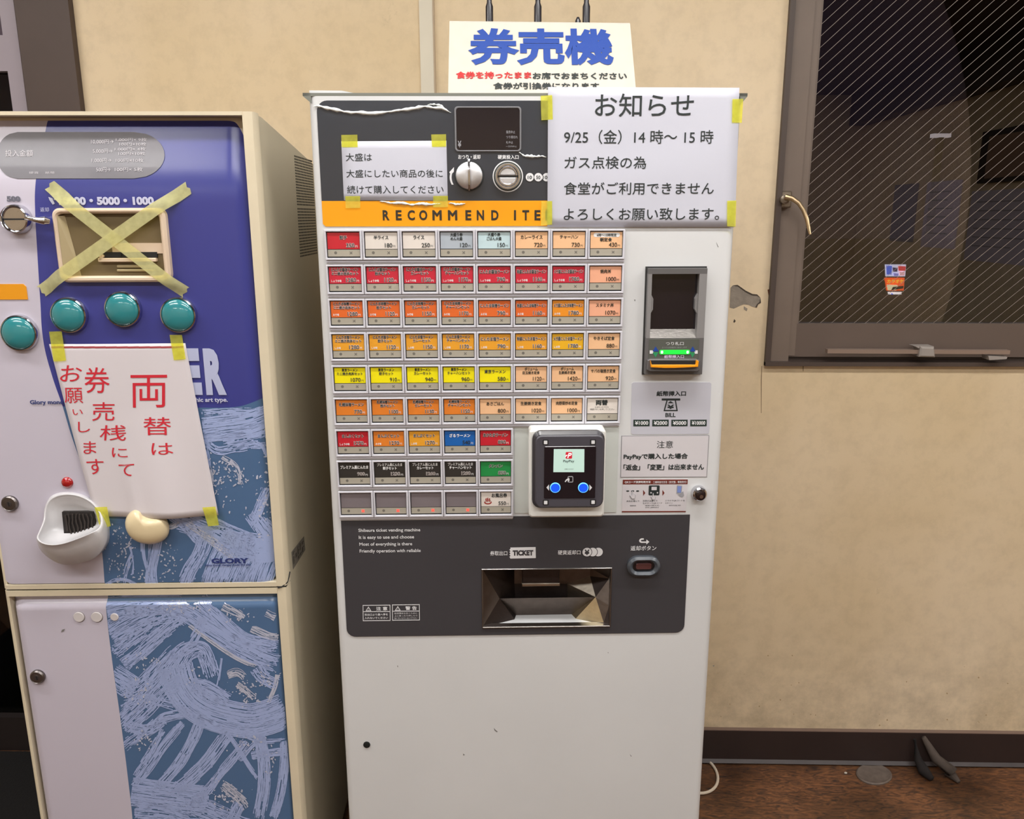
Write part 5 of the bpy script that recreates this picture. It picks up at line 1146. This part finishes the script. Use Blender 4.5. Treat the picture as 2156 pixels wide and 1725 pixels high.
# display oval, figures
def ue(x, z): return udep(x, z)-0.0009
x0, z0, x1, z1 = pbox((-14, 275.5, 342, 376)); mb = MB()
ol = []; cxo, czo = (x0+x1)/2, (z0+z1)/2; hr = (z1-z0)/2
x0 = max(x0, LX0+0.008)
po = [(x1-hr*1.35+hr*1.35*math.cos(R(a)), czo+hr*math.sin(R(a))) for a in range(-90, 91, 10)] + [(x0+hr*0.9+hr*0.9*math.cos(R(a)), czo+hr*math.sin(R(a))) for a in range(90, 271, 10)]
OVM = mat('smoked_display_window', (120, 118, 124), 0.5, coat=0.08, var=0.08, vscale=18)
# strip the oval into columns so that it follows the curved door
def conform(poly, dep, m, mbx, nz=10, eps=0.0):
    zs_ = [min(p[1] for p in poly)+(max(p[1] for p in poly)-min(p[1] for p in poly))*i/nz for i in range(nz+1)]
    rows = []
    for z in zs_:
        xs_ = []
        for i in range(len(poly)):
            a, b = poly[i], poly[(i+1) % len(poly)]
            if (a[1]-z)*(b[1]-z) <= 0 and abs(a[1]-b[1]) > 1e-9: t = (z-a[1])/(b[1]-a[1]); xs_.append(a[0]+t*(b[0]-a[0]))
        if not xs_: xs_ = [cxo, cxo]
        rows.append([(min(xs_)+(max(xs_)-min(xs_))*k/12, z) for k in range(13)])
    vs = [(x, dep(x, z)-eps, z) for r in rows for x, z in r]
    mbx.add(vs, [(i*13+k, i*13+k+1, (i+1)*13+k+1, (i+1)*13+k) for i in range(nz) for k in range(12)], m)
conform(po, ue, OVM, mb, 24); dw = mb.build('display_window', mc)
mb = MB(); GT = mat('pale_grey_figures', (196, 192, 198), 0.5)
de = lambda x, z: udep(x, z)-0.0014
mb.tpx('投入金額', (4, 314.5, 63, 329), de, GT, 0.01)
for y_p, l_, r1, r2 in ((292, '10,000円→', '1,000円× 9枚', '100円×10枚'), (312.5, '5,000円→', '1,000円× 4枚', '100円×10枚'), (332.5, '1,000円→', '100円×10枚', ''), (352, '500円→', '100円× 5枚', '')):
    mb.tpx(l_, (231-len(l_)*6, y_p, 231, y_p+10), de, GT, 0.01)
    if r2: mb.tpx(r1, (235, y_p-3.5, 301, y_p+4.5), de, GT, 0.01); mb.tpx(r2, (244, y_p+6, 301, y_p+14), de, GT, 0.01)
    else: mb.tpx(r1, (240, y_p, 299, y_p+9), de, GT, 0.01)
mb.tpx('硬貨', (60, 361, 80, 366), de, GT, 0); mb.tpx('紙幣', (94, 361, 114, 366), de, GT, 0)
mb.build('lettering', dw)
mb = MB(); GRP = mat('grey_figures', (98, 98, 110), 0.5); PBL = mat('pale_blue_print', (188, 190, 214), 0.5)
mb.tpx('500', (16.6, 413, 45.4, 425), de, GRP, 0.06); mb.tpx('10000・5000・1000', (126, 414.5, 326, 432), de, PBL, 0.06)
mb.prism([U(104, 415), U(112, 418), U(117, 429), U(113, 431), U(106, 421)], -0.003, -0.001, PBL); mb.prism([U(114, 419), U(119, 418.5), U(118, 422)], -0.003, -0.001, PBL)
mb.tpx('返却', (87, 436.8, 105.5, 446), de, PBL, 0.0)
bar = 0
for ch, a, b in (('C', 108, 148), ('H', 153, 194), ('A', 198, 240), ('N', 245, 285), ('G', 290, 331), ('E', 383, 424), ('R', 432, 475)):
    if a > 350: mb.tpx(ch, (a, 733, b, 831), de, mat('pale_lilac_print', (178, 184, 214), 0.4), 0.065)
mb.tpx('graphic art type.', (388, 836.5, 481, 848.5), de, PBL, 0.03); mb.tpx('Glory money', (65.5, 841.5, 142, 853), de, NAVY, 0.03)
mb.tpx('GLORY', (446.5, 1174, 524.7, 1185), de, NAVY, 0.05); mb.tpx('Glory money changer model EN-100', (432.5, 1186.2, 527.5, 1191.5), de, NAVY, 0.02)
mb.build('lettering', ud)
mb = MB(); ca, cb, cc, cd_ = pbox((-30, 598, 58.5, 630.5)); ca = max(ca, LX0+0.012); mb.prism([(ca, cb), (cc, cb), (cc, cd_-0.004), (cc-0.004, cd_), (ca, cd_)], -0.0032, -0.001, mat('amber_label', (226, 150, 24), 0.4)); mb.build('amber_label', ud)
# coin slot and lever
yU = -0.002
x, z = U(29.2, 461.5, -0.014)
mb = MB(); mb.lathe(x, z, [(0.0225, yU), (0.0225, -0.006), (0.0210, -0.015), (0.0195, -0.0165), (0.0182, -0.0150), (0.0170, -0.011), (0.0, -0.010)][:6], CHROME, 44, cap1=True); cs2 = mb.build('coin_slot', mc)
mb = MB(); mb.box(x-0.0165, x+0.0165, -0.0125, -0.0105, z-0.0014, z+0.0010, BLACK); mb.build('slit', cs2)
mb = MB(); pa = [U(54, 459, -0.016), U(66, 461, -0.018), U(80, 464, -0.018), (U(94, 465, -0.016)), U(102, 467, -0.014)]
mb.tube([(p[0], yy, p[1]) for p, yy in zip(pa, (-0.012, -0.018, -0.018, -0.016, -0.012))], [0.0045, 0.0034, 0.0045, 0.0068, 0.0045], CHROME, 14); mb.build('return_lever', mc)
# bill slot
mb = MB(); yb2 = -0.014
oP = prr((115.5, 438, 352.7, 594.5), 0.012, yb2, n=6); iP = prr((125.5, 449.5, 339.5, 581.5), 0.008, yb2, n=6)
mb.ring(oP, iP, yb2, yU, BEIGE, 0.003); bs = mb.build('bill_slot_surround', mc)
mb = MB(); ix0, iz0, ix1, iz1 = pbox((125.5, 449.5, 339.5, 581.5), yb2)
# recess: sloping floor, slanted left cheek, stepped slot block (all in front of the door skin)
yB = -0.0035
mb.box(ix0, ix1, yB, yU, iz0, iz1, BEIGED)  # recess and cheek in darker beige, shade of a deeper pocket painted in
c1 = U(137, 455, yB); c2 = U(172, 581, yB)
mb.add([(ix0, yb2+0.002, iz1-0.004), (ix0, yb2+0.002, iz0), (c2[0], yB-0.0004, iz0), (c1[0], yB-0.0004, iz1-0.003)], [(0, 1, 2, 3)], mat('beige_cheek_shade', (168, 152, 116), 0.5))
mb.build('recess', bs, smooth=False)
mb = MB(); a0 = pbox((236, 512, 340, 534), yB-0.002); mb.box(a0[0], ix1, yB-0.002, yB, a0[1], a0[3], BEIGE); mb.box(pbox((215, 527, 300, 538), yB)[0], pbox((215, 527, 332, 538), yB)[2], yB-0.003, yB, pbox((215, 537, 300, 542), yB)[1], pbox((215, 537, 300, 542), yB)[3]+0.0045, BLACK)
q = pbox((205, 545, 300, 552), yb2+0.002); mb.prism(rr(q[0], q[2]+0.02, q[1], q[3]+0.001, 0.0015), yb2+0.003, yB, BEIGE, 0.001); mb.prism([U(207, 540, yb2), U(213, 536, yb2), U(216, 540, yb2), U(212, 548, yb2), U(206, 550, yb2)], yb2+0.003, yB, BEIGE, 0.0006)
for a, b in ((558, 564), (567, 572)): q = pbox((246, a, 326, b), yB-0.003); mb.prism(rr(q[0], q[2], q[1], q[3], 0.0015), yB-0.004, yB, MATS['beige_cheek_shade'], 0.001)
q = pbox((254, 531, 258, 539), yB); mb.box(q[0], q[2], yB-0.004, yB, q[1], q[3], BLACK)
mb.build('slot_block', bs, smooth=False)
# teal buttons
for i, (a, b, r_) in enumerate(((142.3, 664.3, .0280), (256.3, 651.8, .0280), (373.8, 664, .0280), (37.8, 702, .0285))):
    x, z = U(a, b, -0.010)
    mb = MB(); mb.lathe(x, z, [(r_+0.0006, yU), (r_+0.0006, -0.005), (r_-0.0004, -0.009), (r_-0.0022, -0.010), (r_-0.0032, -0.0085)], CHROME, 48, cap1=False); rg = mb.build('round_button', mc)
    mb = MB(); mb.lathe(x, z, [(r_-0.0030, -0.006)]+[((r_-0.0032)*math.cos(R(k)), -0.0085-0.0085*math.sin(R(k))) for k in range(0, 91, 6)][:-1]+[(0.0003, -0.0170)], TEAL, 48, cap0=False); mb.build('teal_cap', rg)
x, z = U(140.6, 1017, -0.004); mb = MB(); mb.lathe(x, z, [(0.0096*math.cos(R(k)), yU-0.006*math.sin(R(k))) for k in range(0, 90, 12)]+[(0.0004, yU-0.006)], REDL, 28); mb.build('red_lamp', mc)
for (a, b, r_, nm) in ((19.5, 1061.3, 0.0135, 'upper'), (78.3, 1426.5, 0.0128, 'lower')):
    x, z = U(a, b, -0.006); mb = MB(); mb.lathe(x, z, [(r_, yU), (r_, -0.006), (r_-0.002, -0.0085), (r_-0.0028, -0.0078), (0.005, -0.0082)], mat('worn_lock_steel', (118, 112, 110), 0.32, metal=0.9, bump=0.2, bscale=150), 32); lk = mb.build('door_lock', mc)
    mb = MB(); mb.lathe(x, z, [(0.0045, -0.008), (0.0045, -0.0088)], mat('key_disc', (96, 90, 90), 0.4, metal=0.8), 20); mb.prism([(x-0.0010, z+0.0035), (x+0.0012, z+0.0035), (x+0.0020, z-0.0036), (x+0.0002, z-0.0036)], -0.0092, -0.008, BLACK); mb.build('keyhole', lk)
for a, r_ in ((166.4, .0092), (203.8, .0094), (241.3, .0070)):
    x, z = U(a, 1300, -0.003); mb = MB(); mb.lathe(x, z, [(r_+0.0007, yU), (r_+0.0007, yU-0.0002)], mat('plug_gap', (120, 112, 108), 0.6), 28); mb.lathe(x-0.0003, z+0.0003, [(r_, yU), (r_, -0.0032), (r_-0.0008, -0.0042)], mat('white_plug', (206, 200, 200), 0.5), 28); mb.build('round_plug', mc)
x, z = U(134, 1327); mb = MB(); mb.prism([U(130, 1330), U(132, 1325), U(138, 1323), U(136, 1328)], -0.0026, -0.001, MATS['scuff_mark']); mb.build('scuff', mc)
# coin cup
CUP = mat('white_cup_plastic', (204, 202, 204), 0.32, coat=0.3)
def Z3(a, b, y): x, z = U(60+a/5.989, 1000+b/5.989, y); return (x, y, z)
rimp = [(103, 800, -.045), (140, 700, -.036), (190, 570, -.024), (205, 430, -.016), (262, 320, -.012), (360, 260, -.010), (500, 240, -.010), (640, 262, -.010), (780, 330, -.010), (880, 430, -.012), (930, 540, -.018), (925, 640, -.032), (870, 700, -.044), (750, 760, -.050), (600, 820, -.054), (450, 870, -.055), (300, 890, -.054), (170, 865, -.050)]
midp = [(100, 820, -.030), (138, 710, -.022), (186, 570, -.014), (200, 430, -.010), (256, 310, -.007), (354, 246, -.006), (500, 226, -.006), (640, 248, -.006), (786, 314, -.006), (892, 420, -.007), (965, 560, -.010), (985, 700, -.020), (960, 880, -.032), (830, 1050, -.036), (650, 1112, -.038), (480, 1138, -.038), (320, 1090, -.038), (165, 970, -.036)]
basp = [(160, 810, 0), (165, 700, 0), (196, 570, 0), (200, 430, 0), (255, 300, 0), (350, 236, 0), (500, 215, 0), (645, 238, 0), (792, 302, 0), (905, 410, 0), (1000, 570, 0), (1022, 700, 0), (1010, 850, 0), (900, 1000, 0), (680, 1060, 0), (480, 1085, 0), (340, 1050, 0), (220, 950, 0)]
def smooth_ring(pts, n=3):
    out = []; m_ = len(pts)
    for i in range(m_):
        P0, P1, P2, P3 = [Vector(pts[(i+k) % m_]) for k in (-1, 0, 1, 2)]
        for k in range(n):
            t = k/n; out.append(tuple(0.5*((2*P1)+(-P0+P2)*t+(2*P0-5*P1+4*P2-P3)*t*t+(-P0+3*P1-3*P2+P3)*t**3)))
    return out
rim3 = smooth_ring([Z3(*p) for p in rimp]); mid3 = smooth_ring([Z3(a, b, c) for a, b, c in midp]); bas3 = smooth_ring([Z3(a, b, yU) for a, b, c in basp])
ctr = Vector(Z3(560, 600, -0.004))
def toward(ring, f, yset=None, dy=0.0): return [tuple(Vector((p[0]*(1-f)+ctr.x*f, (p[1]+dy if yset is None else yset), p[2]*(1-f)+ctr.z*f))) for p in ring]
mix_ = lambda A_, B_, t: [tuple(Vector(a)*(1-t)+Vector(b)*t) for a, b in zip(A_, B_)]
rings = [bas3, mix_(bas3, mid3, 0.55), mid3, mix_(mid3, rim3, 0.7), toward(rim3, 0.0, dy=0.0), toward(rim3, 0.03, dy=-0.001), toward(rim3, 0.06, dy=0.001), toward(mix_(rim3, mid3, 0.35), 0.10), toward(rim3, 0.20, yset=-0.008), toward(rim3, 0.36, yset=-0.004)]
mb = MB(); mb.loft(rings, CUP, cap0=False, cap1=True); cup = mb.build('coin_cup', mc, angle=3)
mb = MB(); mb.prism([(p[0], p[2]) for p in (Z3(438, 458, -.006), Z3(832, 455, -.006), Z3(862, 690, -.006), Z3(862, 780, -.006), Z3(480, 880, -.006))], -0.0105, -0.003, mat('dark_bristle_opening', (34, 28, 26), 0.8, bump=0.8, bscale=180)); mb.build('coin_opening', cup, smooth=False)
mb = MB()
for k in range(7):
    x_, _, zA = Z3(520+48*k, 480, -.007); _, _, zB = Z3(520+48*k, 850-14*k, -.007)
    mb.tube([(x_+0.0012*math.sin(j*1.9+k), -0.0125, zA+(zB-zA)*j/6) for j in range(7)], 0.0013, mat('dark_brush', (50, 42, 38), 0.8), 6)
mb.prism([(p[0], p[2]) for p in (Z3(470, 500, -.008), Z3(490, 500, -.008), Z3(520, 690, -.008), Z3(495, 700, -.008))], -0.0125, -0.003, MATS['dark_brush'])
mb.build('bristle_flap', cup)
# beige outlet knob and its slot
mb = MB(); q = pbox((300, 1086, 400, 1091.5), -0.004); mb.prism(rr(q[0], q[2], q[1], q[3], 0.001), -0.004, yU, BLACK); q = pbox((300, 1086.4, 398, 1089.6), -0.006); mb.prism(rr(q[0], q[2], q[1], q[3], 0.0008), -0.006, yU, BEIGE); mb.build('outlet_slot', mc)
outl_ = [(1340, 425), (1280, 470), (1232, 540), (1224, 620), (1245, 700), (1300, 780), (1390, 840), (1500, 868), (1600, 868), (1690, 835), (1750, 780), (1776, 700), (1765, 610), (1730, 545), (1660, 522), (1580, 522), (1500, 510), (1450, 480), (1420, 440), (1380, 424)]
yk = -0.010; ring0 = smooth_ring([Z3(a, b, yU) for a, b in outl_], 2)
rg_ = [ring0, smooth_ring([Z3(a, b, yk) for a, b in outl_], 2)]
cxk = Vector(Z3(1480, 660, -0.02))
for f, y in ((0.05, -0.016), (0.14, -0.021), (0.28, -0.025), (0.48, -0.0275), (0.75, -0.0285)): rg_.append([(p[0]*(1-f)+cxk.x*f, y, p[2]*(1-f)+cxk.z*f) for p in rg_[1]])
mb = MB(); mb.loft(rg_, mat('cream_plastic', (220, 202, 164), 0.3, coat=0.4)); kb = mb.build('outlet_knob', mc, angle=3)

# tape cross over the bill slot
def long_tape(name, a, b, label, yo):
    A_, B_ = Vector(U(*a)), Vector(U(*b)); dr = (B_-A_).normalized(); nr = Vector((-dr.y, dr.x))*0.0096; n = 26
    th_ = None
    def dpt(x, z):
        inx = ix0-0.006 < x < ix1+0.006 and iz0-0.006 < z < iz1+0.006
        ex = max(ix0-0.012-x, x-(ix1+0.012), 0)/0.02; ez = max(iz0-0.012-z, z-(iz1+0.012), 0)/0.02; e_ = min(1, math.hypot(ex, ez))
        return (udep(x, z)-0.0010)*e_+(yb2-0.0012)*(1-e_)-yo
    P_ = []; mb = MB(); m_ = 5
    for i in range(n+1):
        t = i/n
        for j in range(m_+1):
            q = A_+(B_-A_)*t+nr*(2*j/m_-1)
            if i in (0, n): q = q+dr*(0.0016*((j*7+i) % 3-1))
            P_.append((q.x, dpt(q.x, q.y), q.y))
    mb.add(P_, [(i*(m_+1)+j, (i+1)*(m_+1)+j, (i+1)*(m_+1)+j+1, i*(m_+1)+j+1) for i in range(n) for j in range(m_)], YT2)
    o = mb.build(name, None, ((A_.x+B_.x)/2, yb2, min(A_.y, B_.y)), MF, angle=3); tag(o, label, 'tape', 'yellow tape cross over the bill slot')
long_tape('masking_tape_strip', (105, 390), (392.5, 615), 'yellow tape strip running down to the right across the beige bill slot', 0.0)
long_tape('masking_tape_strip', (398, 395.5), (90, 613), 'yellow tape strip running up to the right across the beige bill slot', 0.0006)

# handwritten notice
wv3 = lambda x, z, a, b: -0.006*math.exp(-((a-0.36)/0.05)**2)*max(0, b-0.45)**0.8 -0.004*b-0.018*math.exp(-((a-0.62)**2)/0.05)*max(0, b-0.35)**1.2-0.0015*math.sin(7*a+4*b)*b - 0.002*math.sin(PI*a)
hn, P = paper('handwritten_notice', 'white paper with red handwriting taped to the money changer', [(106, 724), (392, 722), (463, 1082), (205, 1085)], -0.0040, wv3, PAPERW, 26)
dp = depf(P, -0.0040, wv3, 0.0006); mb = MB()
RD = lambda t, b_, bd=0.022, sl_=0.0: mb.tpx(t, b_, dp, REDINK, bd, slant=sl_)
for t_, b_, s_ in (('お', (127, 768, 172, 802), .1), ('願', (139, 815, 178, 847), 0.05), ('い', (157, 860, 178, 872), 0), ('し', (168, 886, 193, 908), 0), ('ま', (179, 927, 206, 953), 0), ('す', (188, 964, 224, 996), 0), ('券', (180, 772, 233, 826), .1), ('売', (196, 845, 243, 884), 0.05), ('桟', (212, 893, 268, 925), 0.05), ('に', (240, 940, 274, 960), 0), ('て', (252, 973, 286, 998), 0), ('両', (276, 788, 352, 856), .12), ('替', (306, 876, 364, 913), 0.08), ('は', (325, 929, 370, 953), 0)): RD(t_, b_, 0.0, s_+0.06+0.10*math.sin(b_[0]*1.7))
mb.build('lettering', hn)
mb = MB(); y_s = lambda x, z: dp(x, z)
for k in range(12):
    a0 = 111+277*k/12; a1 = 111+277*(k+1)/12; q = [U(a0, 728.5), U(a1, 728), U(a1, 731.8), U(a0, 732.3)]
    mb.add([(x, dp(x, z)+0.0002, z) for x, z in q], [(0, 1, 2, 3)], mat('dull_red_line', (168, 70, 76), 0.6))
mb.build('red_rule', hn, smooth=False)
for q in ([(107.5, 697.5), (134, 696.5), (143, 758), (117, 760)], [(360, 704), (386, 704.5), (394, 755), (369, 757)]): tape_piece(hn, q, YT, -0.0060, n=3)
for q in ([(207, 1062.5), (233, 1061.5), (241, 1102), (219, 1107)], [(432, 1063), (459, 1061), (466.5, 1100), (444, 1102.5)]): tape_piece(hn, q, YT, -0.0135, n=3)

# ------------------------------------------------------------------ floor details
SHADEM = mat('floor_gap_shade', (9, 7, 9), 0.9, bump=0.5, bscale=200)  # black slab added to carry the shade beside the money changer
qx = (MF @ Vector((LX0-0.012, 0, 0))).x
mb = MB(); mb.loft([[(x, y, z) for x, y in ((qx-0.9, -0.62), (qx-0.03, -0.62), (qx-0.03, -0.02), (qx-0.9, -0.02))] for z in (0.001, 0.012)], SHADEM)
tag(mb.build('door_fill', None, (qx-0.45, -0.32, 0.0), MW, smooth=False), 'added black slab darkening the shaded floor left of the blue and white money changer', 'shade slab')
mb = MB(); C_f = []
for i in range(25):
    t = R(-100+200*i/24); cx_, cy_ = FL(1478, 1630); rx = abs(FL(1518, 1632)[0]-cx_); ry = (FL(1478, 1588)[1]-FL(1478, 1672)[1])/2
    C_f.append((cx_-0.01+rx*math.cos(t)*1.2-0.2*rx, cy_+ry*math.sin(t), 0.004))
mb.tube(C_f, 0.0036, mat('white_cable_jacket', (210, 196, 178), 0.5), 8); tag(mb.build('cable_loop', None, (C_f[0][0], C_f[0][1], 0.0), MW), 'white cable curling out on the floor from under the ticket machine', 'cable')
cx_, cy_ = FL(1840, 1632)
mb = MB(); rr_ = 0.048
ringp = [(cx_+rr_*math.cos(2*PI*k/28)*0.95+0.010*math.sin(2*PI*k/28), cy_+rr_*0.85*math.sin(2*PI*k/28)) for k in range(28)]
def hring(f, z): return [(cx_+(p[0]-cx_)*f, cy_+(p[1]-cy_)*f, z) for p in ringp]
mb.loft([hring(1, 0.0), hring(1.0, 0.003), hring(0.93, 0.005), hring(0.84, 0.003), hring(0.6, 0.0018)], mat('dusty_floor_disc', (104, 92, 84), 0.6, var=0.2, vscale=60)); tag(mb.build('floor_disc', None, (cx_, cy_, 0), MW), 'small dusty round disc lying on the floor near the skirting', 'disc')
ax, ay = FL(1950, 1610); bx_, by_ = FL(2010, 1640)
CL = mat('dusty_grey_rag', (78, 68, 62), 0.9, bump=0.5, bscale=80, var=0.2, vscale=40); BKR = mat('black_rag', (24, 18, 18), 0.9)
mb = MB()
pts = [(V(1944, 1552, -0.02)[0], -0.022, V(1944, 1552, -0.02)[1]), (ax+0.01, -0.03, 0.035), (ax+0.04, -0.06, 0.018), (bx_-0.01, by_+0.01, 0.010), (bx_, by_-0.02, 0.006)]
mb.tube(pts, [0.006, 0.013, 0.015, 0.014, 0.005], CL, 10)
tag(mb.build('rag', None, (ax, -0.06, 0), MW, angle=3), 'dusty grey twisted rag leaning on the dark skirting', 'rag')
mb = MB(); pts = [(V(1925, 1556, -0.018)[0], -0.020, V(1925, 1556, -0.018)[1]), (ax-0.034, -0.028, 0.03), (ax-0.028, -0.05, 0.014), (ax-0.018, -0.075, 0.008)]
mb.tube(pts, [0.004, 0.010, 0.014, 0.007], BKR, 10); tag(mb.build('rag', None, (ax-0.01, -0.05, 0), MW, angle=3), 'black rag slumped beside the grey one at the skirting', 'rag')
cx_, cy_ = FL(1780.5, 1628.5)
mb = MB(); mb.lathe(0, 0, [(0.001, 0)], CARD, 4) if False else mb.loft([[(cx_+0.004*math.cos(k), cy_+0.003*math.sin(k), z) for k in (0, 1.2, 2.3, 3.6, 5)] for z in (0, 0.002)], CARD); tag(mb.build('paper_scrap', None, (cx_, cy_, 0), MW), 'tiny pale scrap on the floor beside the dusty disc', 'scrap')

for o in bpy.data.objects:
    for k in ('_b', '_f'):
        if k in o: del o[k]
